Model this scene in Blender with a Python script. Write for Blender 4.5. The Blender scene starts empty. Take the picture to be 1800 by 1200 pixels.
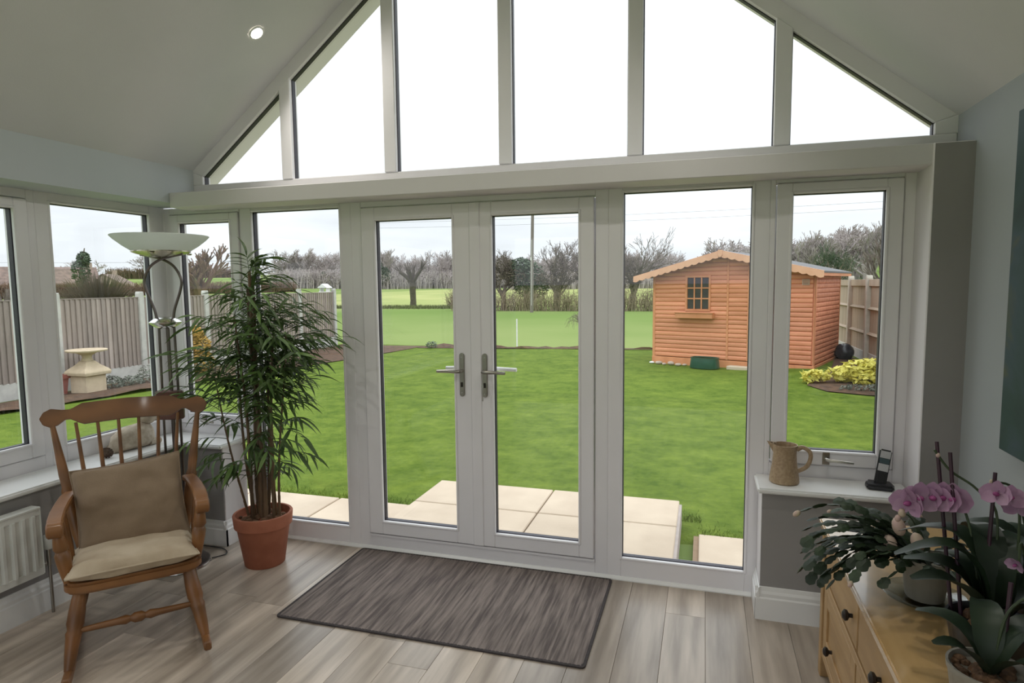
import bpy, bmesh, math, random
from mathutils import Vector, Matrix, noise
R = math.radians
scn = bpy.context.scene
col = scn.collection

# ------------------------------------------------------------------ camera
cam_data = bpy.data.cameras.new('camera')
cam = bpy.data.objects.new('camera', cam_data)
col.objects.link(cam)
cam_data.sensor_fit = 'HORIZONTAL'
cam_data.sensor_width = 36.0
cam_data.lens = 1106.4 / 1800 * 36.0
cam_data.clip_end = 3000
cam_data.clip_start = 0.05
_y, _p, _r = R(17.0061), R(-5.1686), R(-0.5815)
_fw = Vector((-math.sin(_y) * math.cos(_p), math.cos(_y) * math.cos(_p), math.sin(_p)))
_rt = Vector((math.cos(_y), math.sin(_y), 0))
_up = _rt.cross(_fw)
_r2 = _rt * math.cos(_r) + _up * math.sin(_r)
_u2 = -_rt * math.sin(_r) + _up * math.cos(_r)
cam.matrix_world = Matrix(((_r2.x, _u2.x, -_fw.x, 1.0489), (_r2.y, _u2.y, -_fw.y, -3.3432),
                           (_r2.z, _u2.z, -_fw.z, 1.6147), (0, 0, 0, 1)))
scn.camera = cam

# ------------------------------------------------------------------ exposure
vs = scn.view_settings
scn.display_settings.display_device = 'sRGB'
vs.view_transform = 'Standard'
vs.look = 'None'
vs.gamma = 1.0
vs.use_curve_mapping = False
vs.exposure = EXPOSURE = 0.40

# ------------------------------------------------------------------ overcast sky (brighter overhead, as a cloud layer is)
SKY_H, SKY_Z = 0.77, 2.35
LAMP_W = 17.0
world = bpy.data.worlds.new('overcast_sky')
scn.world = world
world.use_nodes = True
nt = world.node_tree
nt.nodes.clear()
def wn(t, **k):
    n = nt.nodes.new(t)
    for a, b in k.items(): setattr(n, a, b)
    return n
tc = wn('ShaderNodeTexCoord')
sep = wn('ShaderNodeSeparateXYZ')
nt.links.new(tc.outputs['Generated'], sep.inputs[0])
mr = wn('ShaderNodeMapRange')
mr.inputs['From Min'].default_value = 0.0
mr.inputs['From Max'].default_value = 1.0
mr.inputs['To Min'].default_value = SKY_H
mr.inputs['To Max'].default_value = SKY_Z
nt.links.new(sep.outputs['Z'], mr.inputs['Value'])
mp = wn('ShaderNodeMapping')
mp.inputs['Scale'].default_value = (2.2, 2.2, 9.0)
nt.links.new(tc.outputs['Generated'], mp.inputs['Vector'])
nz = wn('ShaderNodeTexNoise')
nz.inputs['Scale'].default_value = 1.6
nz.inputs['Detail'].default_value = 5.0
nt.links.new(mp.outputs['Vector'], nz.inputs['Vector'])
cr = wn('ShaderNodeMapRange')
cr.inputs['From Min'].default_value = 0.3
cr.inputs['From Max'].default_value = 0.7
cr.inputs['To Min'].default_value = 0.82
cr.inputs['To Max'].default_value = 1.08
nt.links.new(nz.outputs['Fac'], cr.inputs['Value'])
mu = wn('ShaderNodeMath', operation='MULTIPLY')
nt.links.new(mr.outputs[0], mu.inputs[0])
nt.links.new(cr.outputs[0], mu.inputs[1])
bg = wn('ShaderNodeBackground')
bg.inputs['Color'].default_value = (0.93, 0.975, 1.03, 1)
nt.links.new(mu.outputs[0], bg.inputs['Strength'])
wo = wn('ShaderNodeOutputWorld')
nt.links.new(bg.outputs[0], wo.inputs['Surface'])

# ------------------------------------------------------------------ materials
def pm(name, c1, c2=None, scale=6.0, detail=4.0, rough=0.5, bump=0.0, bscale=None, stretch=(1, 1, 1),
       rnd=0.0, metal=0.0, spec=0.5, coat=0.0, ramp=(0.35, 0.65), transl=0.0, randoffset=True, wave=None, rough_noise=None):
    m = bpy.data.materials.new(name)
    m.use_nodes = True
    t = m.node_tree
    b = t.nodes['Principled BSDF']
    b.inputs['Roughness'].default_value = rough
    b.inputs['Metallic'].default_value = metal
    b.inputs['Specular IOR Level'].default_value = spec
    b.inputs['Coat Weight'].default_value = coat
    b.inputs['Coat Roughness'].default_value = 0.08
    if c2 is None: c2 = tuple(v * 0.9 for v in c1)
    co = t.nodes.new('ShaderNodeTexCoord')
    mapn = t.nodes.new('ShaderNodeMapping')
    mapn.inputs['Scale'].default_value = stretch
    oi = t.nodes.new('ShaderNodeObjectInfo')
    if randoffset:
        va = t.nodes.new('ShaderNodeVectorMath'); va.operation = 'SCALE'
        va.inputs[0].default_value = (13.1, 7.7, 5.3)
        t.links.new(oi.outputs['Random'], va.inputs['Scale'])
        t.links.new(va.outputs[0], mapn.inputs['Location'])
    t.links.new(co.outputs['Object'], mapn.inputs['Vector'])
    n = t.nodes.new('ShaderNodeTexNoise')
    n.inputs['Scale'].default_value = scale
    n.inputs['Detail'].default_value = detail
    if rough_noise: n.inputs['Roughness'].default_value = rough_noise
    t.links.new(mapn.outputs[0], n.inputs['Vector'])
    r = t.nodes.new('ShaderNodeValToRGB')
    r.color_ramp.elements[0].position = ramp[0]
    r.color_ramp.elements[1].position = ramp[1]
    r.color_ramp.elements[0].color = (*c1, 1)
    r.color_ramp.elements[1].color = (*c2, 1)
    t.links.new(n.outputs['Fac'], r.inputs[0])
    out = r.outputs[0]
    if wave:
        wv = t.nodes.new('ShaderNodeTexWave')
        wv.inputs['Scale'].default_value = wave[0]
        wv.inputs['Distortion'].default_value = wave[1]
        wv.inputs['Detail'].default_value = 2
        wv.bands_direction = wave[3]
        t.links.new(mapn.outputs[0], wv.inputs['Vector'])
        mx = t.nodes.new('ShaderNodeMix'); mx.data_type = 'RGBA'; mx.blend_type = 'MULTIPLY'
        mx.inputs[0].default_value = wave[2]
        t.links.new(out, mx.inputs[6])
        t.links.new(wv.outputs['Color'], mx.inputs[7])
        out = mx.outputs[2]
    if rnd:
        hs = t.nodes.new('ShaderNodeHueSaturation')
        mv = t.nodes.new('ShaderNodeMapRange')
        mv.inputs['To Min'].default_value = 1 - rnd
        mv.inputs['To Max'].default_value = 1 + rnd
        t.links.new(oi.outputs['Random'], mv.inputs['Value'])
        t.links.new(mv.outputs[0], hs.inputs['Value'])
        t.links.new(out, hs.inputs['Color'])
        out = hs.outputs[0]
    t.links.new(out, b.inputs['Base Color'])
    if bump:
        bn = t.nodes.new('ShaderNodeBump')
        bn.inputs['Strength'].default_value = bump
        bn.inputs['Distance'].default_value = 0.01
        n2 = t.nodes.new('ShaderNodeTexNoise')
        n2.inputs['Scale'].default_value = bscale or scale * 4
        n2.inputs['Detail'].default_value = 3
        t.links.new(mapn.outputs[0], n2.inputs['Vector'])
        t.links.new(n2.outputs['Fac'], bn.inputs['Height'])
        t.links.new(bn.outputs[0], b.inputs['Normal'])
    if transl:
        tr = t.nodes.new('ShaderNodeBsdfTranslucent')
        t.links.new(out, tr.inputs['Color'])
        ms = t.nodes.new('ShaderNodeMixShader')
        ms.inputs[0].default_value = transl
        t.links.new(b.outputs[0], ms.inputs[1])
        t.links.new(tr.outputs[0], ms.inputs[2])
        t.links.new(ms.outputs[0], t.nodes['Material Output'].inputs['Surface'])
    return m

def glass_mat(name, tint=(0.985, 0.995, 0.99), base=0.035, rough=0.0):
    m = bpy.data.materials.new(name)
    m.use_nodes = True
    t = m.node_tree
    t.nodes.remove(t.nodes['Principled BSDF'])
    tr = t.nodes.new('ShaderNodeBsdfTransparent'); tr.inputs['Color'].default_value = (*tint, 1)
    gl = t.nodes.new('ShaderNodeBsdfGlossy'); gl.inputs['Roughness'].default_value = rough
    lw = t.nodes.new('ShaderNodeLayerWeight'); lw.inputs['Blend'].default_value = 0.5
    pw = t.nodes.new('ShaderNodeMath'); pw.operation = 'POWER'; pw.inputs[1].default_value = 5.0
    ad = t.nodes.new('ShaderNodeMath'); ad.operation = 'MULTIPLY_ADD'; ad.inputs[1].default_value = 0.9; ad.inputs[2].default_value = base
    ms = t.nodes.new('ShaderNodeMixShader')
    t.links.new(lw.outputs['Facing'], pw.inputs[0])
    t.links.new(pw.outputs[0], ad.inputs[0])
    t.links.new(ad.outputs[0], ms.inputs[0])
    t.links.new(tr.outputs[0], ms.inputs[1])
    t.links.new(gl.outputs[0], ms.inputs[2])
    t.links.new(ms.outputs[0], t.nodes['Material Output'].inputs['Surface'])
    return m

def emit_mat(name, c, s):
    m = bpy.data.materials.new(name)
    m.use_nodes = True
    b = m.node_tree.nodes['Principled BSDF']
    b.inputs['Base Color'].default_value = (*c, 1)
    b.inputs['Emission Color'].default_value = (*c, 1)
    b.inputs['Emission Strength'].default_value = s
    return m

M = {}
M['upvc'] = pm('white_upvc', (.80, .78, .80), (.77, .75, .77), scale=3, rough=.3)
M['paint_white'] = pm('white_gloss_paint', (.80, .80, .79), (.77, .77, .76), scale=4, rough=.3)
M['beam'] = pm('warm_white_beam_paint', (.70, .675, .685), (.67, .645, .655), scale=3, rough=.6)
M['ceiling'] = pm('ceiling_paint', (.62, .62, .615), (.59, .59, .585), scale=2, rough=.9, bump=.05, bscale=180)
M['upper_wall'] = pm('pale_wall_paint', (.50, .535, .54), (.475, .51, .515), scale=2, rough=.85, bump=.04, bscale=200)
M['right_wall'] = pm('grey_blue_wall_paint', (.345, .372, .378), (.325, .35, .356), scale=2, rough=.85, bump=.04, bscale=200)
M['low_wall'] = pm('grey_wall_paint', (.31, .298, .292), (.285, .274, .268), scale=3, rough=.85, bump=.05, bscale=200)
M['gasket'] = pm('dark_glazing_spacer', (.02, .018, .03), (.03, .025, .04), scale=9, rough=.5)
M['glass'] = glass_mat('window_glass')
M['chrome'] = pm('chrome', (.70, .69, .66), (.6, .59, .57), scale=5, rough=.2, metal=1)
M['satin'] = pm('satin_nickel', (.40, .38, .34), (.33, .31, .28), scale=9, rough=.28, metal=1)
M['floor'] = pm('laminate_plank', (.54, .455, .375), (.30, .245, .195), scale=2.0, detail=7, rough=.30, bump=.03, bscale=60, stretch=(8, .7, 1), rnd=.30, spec=.5, ramp=(.34, .66))
M['floor_base'] = pm('floor_underlay', (.12, .10, .09), rough=.9)
M['rug'] = pm('ribbed_rug_weave', (.34, .28, .25), (.135, .108, .10), scale=7, detail=8, rough=.95, bump=.25, bscale=300, stretch=(9, .55, 1), ramp=(.36, .64), wave=(21, .6, .5, 'X'))
M['rug_edge'] = pm('rug_binding', (.055, .045, .045), (.04, .033, .033), scale=60, rough=.95)
M['pine'] = pm('stained_pine', (.26, .112, .034), (.17, .066, .018), scale=4, detail=5, rough=.42, stretch=(1, 1, 1), coat=.05, wave=(2.0, 6.0, .35, 'Z'))
M['cushion'] = pm('beige_cushion_cloth', (.27, .195, .13), (.22, .155, .10), scale=8, rough=.95, bump=.2, bscale=240)
M['cushion_light'] = pm('cream_cushion_cloth', (.50, .41, .30), (.42, .33, .23), scale=8, rough=.95, bump=.2, bscale=240)
M['terracotta'] = pm('terracotta', (.42, .15, .085), (.33, .11, .06), scale=7, rough=.8, bump=.06, bscale=80)
M['bark_mulch'] = pm('coir_mulch', (.20, .11, .06), (.10, .055, .03), scale=50, rough=.95, bump=.6, bscale=90)
M['leaf'] = pm('bamboo_leaf', (.13, .215, .058), (.07, .13, .032), scale=14, rough=.5, rnd=.45, transl=.25)
M['cane'] = pm('bamboo_cane', (.17, .10, .05), (.09, .055, .03), scale=12, rough=.55, stretch=(1, 1, .3), rnd=.25)
M['stem'] = pm('green_stem', (.05, .075, .03), (.03, .045, .02), scale=12, rough=.6)
M['lamp_glass'] = pm('frosted_lamp_glass', (.90, .93, .90), (.87, .90, .87), scale=6, rough=.5, transl=.7)
M['lamp_dark'] = pm('brushed_dark_metal', (.20, .17, .16), (.13, .11, .11), scale=6, rough=.3, metal=.9)
M['brass'] = pm('pale_brass', (.62, .57, .46), (.5, .46, .37), scale=8, rough=.25, metal=1)
M['brown_wood'] = pm('dark_red_wood', (.16, .065, .045), (.11, .042, .03), scale=6, rough=.4)
M['rad'] = pm('radiator_enamel', (.70, .71, .68), (.66, .67, .64), scale=5, rough=.35)
M['black'] = pm('black_plastic', (.016, .016, .018), (.022, .022, .024), scale=20, rough=.4)
M['grey_plastic'] = pm('grey_plastic', (.46, .46, .47), (.40, .40, .41), scale=20, rough=.4)
M['screen'] = pm('handset_screen', (.06, .09, .10), (.05, .075, .085), scale=10, rough=.15)
M['jug'] = pm('speckled_stoneware', (.40, .29, .18), (.30, .205, .12), scale=90, detail=3, rough=.5, bump=.15, bscale=60)
M['cat'] = pm('stone_cat', (.55, .48, .38), (.38, .31, .23), scale=40, rough=.8, bump=.3, bscale=60)
M['cone'] = pm('pine_cone', (.20, .14, .10), (.12, .08, .06), scale=40, rough=.85, bump=.4, bscale=70)
M['oak'] = pm('honey_oak', (.55, .36, .16), (.45, .28, .11), scale=2.2, detail=6, rough=.22, stretch=(7, .8, 7), coat=.8, ramp=(.3, .7))
M['oak_dark'] = pm('oak_front', (.42, .26, .115), (.33, .195, .08), scale=3, detail=6, rough=.5, stretch=(6, .8, 6))
M['iron'] = pm('dark_iron', (.045, .035, .03), (.03, .024, .02), scale=20, rough=.45, metal=.6)
M['cactus'] = pm('christmas_cactus_segment', (.022, .042, .015), (.012, .024, .010), scale=12, rough=.55, rnd=.3)
M['orchid_leaf'] = pm('orchid_leaf', (.018, .034, .016), (.010, .020, .010), scale=6, rough=.45)
M['petal'] = pm('mauve_orchid_petal', (.42, .24, .38), (.52, .34, .47), scale=18, rough=.6, rnd=.15, transl=.25)
M['petal_dark'] = pm('magenta_orchid_lip', (.24, .04, .16), (.32, .07, .22), scale=18, rough=.6)
M['petal_pale'] = pm('pale_pink_bud', (.62, .42, .40), (.58, .52, .34), scale=16, rough=.6, transl=.2)
M['stick'] = pm('purple_plant_stake', (.045, .012, .028), (.03, .01, .02), scale=20, rough=.5)
M['dark_pot'] = pm('dark_glazed_pot', (.018, .02, .026), (.028, .03, .036), scale=8, rough=.3)
M['grey_pot'] = pm('grey_ceramic_pot', (.30, .28, .24), (.24, .225, .19), scale=10, rough=.5)
M['vase'] = glass_mat('smoky_glass', tint=(.82, .86, .86), base=.08, rough=.05)
M['canvas_edge'] = pm('canvas_edge', (.03, .05, .05), rough=.8)
# outside
M['lawn'] = pm('mown_lawn', (.056, .099, .012), (.158, .212, .032), scale=3.2, detail=15, rough=.95, bump=.9, bscale=34, spec=.08, ramp=(.34, .67), rough_noise=.78)
M['field'] = pm('pasture_grass', (.15, .215, .065), (.23, .275, .105), scale=.05, detail=8, rough=1, spec=0, ramp=(.38, .66))
M['slab'] = pm('buff_paving_slab', (.60, .49, .37), (.52, .415, .31), scale=3, detail=5, rough=.85, bump=.08, bscale=70, rnd=.05)
M['mortar'] = pm('sandy_mortar', (.32, .22, .14), (.25, .17, .105), scale=12, rough=.95)
M['riser'] = pm('grey_riser_board', (.42, .36, .33), (.36, .31, .28), scale=9, rough=.85)
M['soil'] = pm('brown_soil', (.115, .062, .034), (.06, .034, .02), scale=7, detail=8, rough=1, bump=.8, bscale=18)
M['fence_board'] = pm('weathered_fence_board', (.38, .315, .28), (.28, .23, .205), scale=3, detail=6, rough=.9, stretch=(5, 5, .5), rnd=.24, bump=.1)
M['concrete_warm'] = pm('warm_concrete', (.50, .455, .39), (.43, .39, .33), scale=8, rough=.9, bump=.1)
M['concrete'] = pm('concrete_post', (.55, .54, .50), (.47, .46, .43), scale=8, rough=.9, bump=.1)
M['fence_rear'] = pm('fence_rear_wood', (.44, .355, .27), (.36, .285, .21), scale=3, detail=6, rough=.9, stretch=(4, 4, .6), rnd=.1, bump=.1)
M['shed'] = pm('orange_shed_board', (.74, .305, .175), (.60, .225, .115), scale=1.6, detail=6, rough=.6, stretch=(.7, 5, 5), rnd=.12, bump=.05)
M['shed_trim'] = pm('orange_shed_trim', (.68, .28, .14), (.58, .22, .10), scale=4, detail=5, rough=.6, rnd=.08)
M['shed_fascia'] = pm('pale_shed_fascia', (.74, .42, .26), (.66, .35, .21), scale=4, detail=5, rough=.6)
M['felt'] = pm('roofing_felt', (.16, .155, .155), (.12, .115, .115), scale=30, rough=.8, bump=.2)
M['shed_glass'] = pm('dark_shed_pane', (.030, .022, .034), (.045, .036, .05), scale=5, rough=.25, spec=.3)
M['vent'] = pm('pale_vent', (.55, .42, .33), (.48, .36, .28), scale=30, rough=.6)
M['tub'] = pm('green_plastic_tub', (.012, .075, .06), (.01, .06, .05), scale=8, rough=.35)
M['bag'] = pm('black_bin_bag', (.018, .02, .026), (.035, .038, .045), scale=10, rough=.25, bump=.5, bscale=14)
M['stone'] = pm('pale_garden_stone', (.50, .41, .34), (.40, .32, .26), scale=9, rough=.9, rnd=.15, bump=.2)
M['bath'] = pm('cast_stone', (.58, .47, .33), (.50, .40, .28), scale=9, rough=.9, bump=.15, bscale=60)
M['red_pot'] = pm('dull_red_planter', (.30, .085, .07), (.24, .065, .055), scale=8, rough=.7)
M['yellow_leaf'] = pm('yellow_variegated_leaf', (.80, .72, .16), (.62, .58, .12), scale=9, rough=.6, rnd=.1, transl=.2)
M['gold_leaf'] = pm('golden_conifer_spray', (.48, .27, .05), (.32, .19, .04), scale=9, rough=.8, rnd=.2)
M['grey_leaf'] = pm('grey_green_heather', (.20, .215, .17), (.14, .15, .12), scale=9, rough=.9, rnd=.2)
M['green_leaf'] = pm('dark_ivy_leaf', (.075, .11, .06), (.05, .075, .04), scale=2, rough=.9)
M['conifer'] = pm('far_conifer', (.13, .16, .12), (.10, .125, .095), scale=2, rough=1)
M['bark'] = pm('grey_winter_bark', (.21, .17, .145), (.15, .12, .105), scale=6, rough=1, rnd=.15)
M['bark_hazed'] = pm('hazed_far_twigs', (.41, .36, .34), (.34, .295, .28), scale=.5, rough=1, rnd=.18)  # bark lightened: distance haze is put into the twig colour
M['bark_brown'] = pm('brown_winter_twigs', (.20, .125, .085), (.15, .09, .06), scale=4, rough=1, rnd=.15)
M['hedge'] = pm('bare_hedge_twigs', (.25, .195, .14), (.19, .145, .10), scale=4, rough=1, rnd=.2)
M['ivy_brown'] = pm('olive_brown_ivy', (.12, .095, .06), (.08, .065, .042), scale=2, rough=.95)
M['rough_grass'] = pm('rough_grass', (.16, .17, .07), (.10, .11, .05), scale=2, rough=1)
M['stubble'] = pm('pale_stubble_field', (.36, .37, .16), (.27, .31, .12), scale=.12, detail=6, rough=1, spec=0)
M['bark_dark'] = pm('dark_willow_bark', (.10, .08, .062), (.065, .052, .042), scale=4, rough=1)
M['pole'] = pm('grey_timber_pole', (.22, .185, .165), (.17, .145, .13), scale=3, rough=.9, stretch=(3, 3, .3))
M['brick'] = pm('far_brick', (.40, .31, .25), (.34, .26, .21), scale=1.2, rough=.95)
M['roof_tile'] = pm('far_roof_tile', (.235, .165, .135), (.15, .108, .092), scale=1.6, rough=.95)
M['render'] = pm('far_white_render', (.55, .54, .50), (.48, .47, .44), scale=1, rough=.95)
M['plain_white'] = pm('matt_white', (.8, .8, .78), rough=.6)
M['lamp_on'] = emit_mat('lit_downlight_lens', (1, .93, .80), 30.0)

# painting: a flat printed canvas
def painting_mat():
    m = bpy.data.materials.new('painted_canvas')
    m.use_nodes = True
    t = m.node_tree
    b = t.nodes['Principled BSDF']
    b.inputs['Roughness'].default_value = .6
    co = t.nodes.new('ShaderNodeTexCoord')
    n = t.nodes.new('ShaderNodeTexNoise'); n.inputs['Scale'].default_value = 2.6; n.inputs['Detail'].default_value = 9; n.inputs['Distortion'].default_value = .8
    t.links.new(co.outputs['Object'], n.inputs['Vector'])
    r = t.nodes.new('ShaderNodeValToRGB')
    e = r.color_ramp.elements
    e[0].position = .30; e[0].color = (.008, .022, .024, 1)
    e[1].position = .80; e[1].color = (.16, .15, .10, 1)
    for p_, c_ in ((.48, (.018, .05, .045, 1)), (.58, (.03, .06, .075, 1)), (.67, (.075, .08, .035, 1))):
        k = e.new(p_); k.color = c_
    t.links.new(n.outputs['Fac'], r.inputs[0])
    t.links.new(r.outputs[0], b.inputs['Base Color'])
    return m
M['painting'] = painting_mat()

# ------------------------------------------------------------------ mesh builder
class MB:
    def __init__(s): s.v = []; s.f = []
    def add(s, vs_, fs):
        o = len(s.v); s.v += [tuple(p) for p in vs_]; s.f += [tuple(i + o for i in f) for f in fs]; return s
    def box(s, x0, x1, y0, y1, z0, z1):
        return s.add([(x0, y0, z0), (x1, y0, z0), (x1, y1, z0), (x0, y1, z0), (x0, y0, z1), (x1, y0, z1), (x1, y1, z1), (x0, y1, z1)],
                     [(0, 3, 2, 1), (4, 5, 6, 7), (0, 1, 5, 4), (1, 2, 6, 5), (2, 3, 7, 6), (3, 0, 4, 7)])
    def prism(s, poly, fn, d0, d1):
        """poly: 2-D outline, fn(a, b, d) -> 3-D point; extruded from d0 to d1"""
        n = len(poly)
        return s.add([fn(a, b, d0) for a, b in poly] + [fn(a, b, d1) for a, b in poly],
                     [tuple(range(n))[::-1], tuple(range(n, 2 * n))] + [(i, (i + 1) % n, n + (i + 1) % n, n + i) for i in range(n)])
    def tube(s, pts, rad, seg=8, cap=True):
        pts = [Vector(p) for p in pts]
        n = len(pts)
        if not hasattr(rad, '__len__'): rad = [rad] * n
        t0 = (pts[1] - pts[0]).normalized()
        a = Vector((0, 0, 1)) if abs(t0.z) < .9 else Vector((1, 0, 0))
        u = t0.cross(a).normalized()
        vs_ = []
        for i, p in enumerate(pts):
            t = (pts[min(i + 1, n - 1)] - pts[max(i - 1, 0)])
            if t.length < 1e-9: t = t0
            t = t.normalized()
            u = (u - t * u.dot(t)).normalized()
            w = t.cross(u)
            for k in range(seg):
                an = 2 * math.pi * k / seg
                vs_.append(p + (u * math.cos(an) + w * math.sin(an)) * rad[i])
        fs = [(i * seg + k, i * seg + (k + 1) % seg, (i + 1) * seg + (k + 1) % seg, (i + 1) * seg + k) for i in range(n - 1) for k in range(seg)]
        if cap: fs += [tuple(range(seg))[::-1], tuple(range((n - 1) * seg, n * seg))]
        return s.add(vs_, fs)
    def turned(s, p0, p1, prof, seg=12):
        p0, p1 = Vector(p0), Vector(p1)
        return s.tube([p0.lerp(p1, t) for t, r in prof], [r for t, r in prof], seg)
    def lathe(s, prof, c=(0, 0, 0), seg=24):
        """prof: list of (r, z); ends with r=0 are closed"""
        vs_ = []; fs = []; rows = []
        for r, z in prof:
            if r < 1e-6: rows.append([len(vs_)]); vs_.append((c[0], c[1], c[2] + z))
            else:
                rows.append(list(range(len(vs_), len(vs_) + seg)))
                vs_ += [(c[0] + r * math.cos(2 * math.pi * k / seg), c[1] + r * math.sin(2 * math.pi * k / seg), c[2] + z) for k in range(seg)]
        for a, b in zip(rows, rows[1:]):
            for k in range(seg):
                q = [a[k % len(a)], a[(k + 1) % len(a)], b[(k + 1) % len(b)], b[k % len(b)]]
                q = list(dict.fromkeys(q))
                if len(q) > 2: fs.append(tuple(q))
        return s.add(vs_, fs)
    def sweep(s, pts, w, h, side):
        """rectangular bar along pts; side = unit vector across"""
        side = Vector(side); pts = [Vector(p) for p in pts]; n = len(pts); vs_ = []
        for i, p in enumerate(pts):
            t = (pts[min(i + 1, n - 1)] - pts[max(i - 1, 0)]).normalized()
            u = side.cross(t).normalized()
            for a, b in ((-1, -1), (1, -1), (1, 1), (-1, 1)): vs_.append(p + side * (a * w / 2) + u * (b * h / 2))
        fs = [(i * 4 + k, i * 4 + (k + 1) % 4, i * 4 + 4 + (k + 1) % 4, i * 4 + 4 + k) for i in range(n - 1) for k in range(4)]
        return s.add(vs_, fs + [(3, 2, 1, 0), tuple(range(4 * n - 4, 4 * n))])
    def ball(s, c, r, seg=12, rings=8, sc=(1, 1, 1)):
        c = Vector(c)
        prof = [(math.sin(math.pi * i / rings), -math.cos(math.pi * i / rings)) for i in range(rings + 1)]
        m = MB().lathe(prof, seg=seg)
        return s.add([c + Vector((v[0] * r * sc[0], v[1] * r * sc[1], v[2] * r * sc[2])) for v in m.v], m.f)
    def xf(s, mat): s.v = [tuple(mat @ Vector(p)) for p in s.v]; return s
    def mesh(s, name, mat, bevel=0, smooth=False, recalc=True, bseg=1):
        me = bpy.data.meshes.new(name)
        me.from_pydata(s.v, [], s.f)
        if recalc or bevel or smooth:
            bm = bmesh.new(); bm.from_mesh(me)
            if recalc: bmesh.ops.recalc_face_normals(bm, faces=bm.faces)
            if bevel:
                es = [e for e in bm.edges if len(e.link_faces) == 2 and e.calc_face_angle(0) > .5]
                bmesh.ops.bevel(bm, geom=es, offset=bevel, segments=bseg, affect='EDGES', clamp_overlap=True)
            if smooth:
                for f in bm.faces: f.smooth = True
                for e in bm.edges:
                    if len(e.link_faces) == 2 and e.calc_face_angle(0) > .75: e.smooth = False
            bm.to_mesh(me); bm.free()
        me.materials.append(M[mat] if isinstance(mat, str) else mat)
        return me
    def build(s, name, mat, parent=None, **k):
        return link(name, s.mesh(name, mat, **k), parent)

def link(name, data, parent=None):
    o = bpy.data.objects.new(name, data)
    col.objects.link(o)
    if parent: o.parent = parent
    return o
def tag(o, label=None, cat=None, group=None, kind=None):
    if label: o['label'] = label
    if cat: o['category'] = cat
    if group: o['group'] = group
    if kind: o['kind'] = kind
    return o
def empty(name, loc=(0, 0, 0), rz=0.0, **k):
    o = bpy.data.objects.new(name, None)
    o.empty_display_size = .1
    o.location = loc; o.rotation_euler = (0, 0, rz)
    col.objects.link(o)
    return tag(o, **k)
def XZ(a, b, d): return (a, d, b)
def XY(a, b, d): return (a, b, d)
def YZ(a, b, d): return (d, a, b)
# =================================================================== the room
WL, WR = -2.10, 2.12          # inner faces of the long walls
YB = -5.6                     # back wall
RZ, RS = 4.015, 0.7875        # ceiling: z = RZ - RS*|x|
SILL = 0.65
def struct(o): o['kind'] = 'structure'; return o

# floor with laminate planks
floor = struct(MB().box(WL - .3, WR + .3, YB - .1, .075, -.12, -.012).build('floor', 'floor_base'))
random.seed(11)
pw, gap = .187, .0012
meshes = {}
x = WL
i = 0
while x < WR:
    w = min(pw, WR - x)
    y = .0
    y1 = -random.uniform(.25, 1.25) if i else -.9
    while y > -4.2:
        L = round(y - y1, 3)
        me = MB().box(0, w - gap, -L + gap, 0, -.012, 0).mesh('floor_plank', 'floor', bevel=.0008)
        o = link('floor_plank', me, floor); o.location = (x, y, 0)
        y = y1; y1 = y - 1.28
        if y1 < -4.2: y1 = -4.9
    x += pw; i += 1

# ceiling: two slopes, with real thickness
mb = MB()
mb.prism([(-2.42, 2.37), (-2.10, RZ - RS * 2.10), (0, RZ), (2.13, RZ - RS * 2.13), (2.42, 2.36), (2.42, 2.6), (0, RZ + .25), (-2.42, 2.6)], XZ, YB, .07)
struct(mb.build('ceiling', 'ceiling'))

# left wall: low wall, upper bulkhead over the windows, solid part further back
mb = MB()
mb.box(-2.44, WL - .018, -3.0, -.20, 0, SILL - .026)
mb.box(-2.44, WL, -4.7, .0, 2.135, 2.380)
mb.box(-2.44, WL - .018, -4.7, -3.0, 0, SILL - .026)
mb.box(-2.44, WL, YB, -4.7, 0, 2.380)
struct(mb.build('wall_left', 'upper_wall'))
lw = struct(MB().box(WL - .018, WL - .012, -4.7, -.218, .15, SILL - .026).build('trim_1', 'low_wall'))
# right wall
mb = MB().box(WR, WR + .3, YB, .07, 0, 2.42)
struct(mb.build('wall_right', 'right_wall'))
# front wall: two low walls, the beam under the gable glazing and the right-hand pier
YF = -.215
mb = MB()
mb.box(-2.44, -1.795, YF + .004, -.0, 0, SILL - .026)
mb.box(1.325, WR, YF + .004, -.0, 0, SILL - .026)
mb.box(-2.10, WR, YF + .012, .0, 2.105, 2.195)
mb.prism([(1.968, YF + .002), (WR, YF + .002), (WR, .07), (1.968, .07)], XY, SILL - .026, 2.195)
struct(mb.build('wall_front', 'beam', bevel=.004))
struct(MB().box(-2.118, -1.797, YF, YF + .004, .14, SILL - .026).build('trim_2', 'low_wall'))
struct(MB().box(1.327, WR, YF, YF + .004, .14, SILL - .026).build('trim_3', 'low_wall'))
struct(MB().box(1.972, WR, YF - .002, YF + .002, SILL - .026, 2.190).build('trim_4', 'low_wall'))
# back wall; its wide unglazed opening is added to let sky light in
mb = MB()
mb.box(-2.44, -1.7, YB - .2, YB, 0, 4.1); mb.box(1.7, 2.42, YB - .2, YB, 0, 4.1)
mb.box(-1.7, 1.7, YB - .2, YB, 2.3, 4.1)
struct(mb.build('wall_back', 'upper_wall'))

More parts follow.
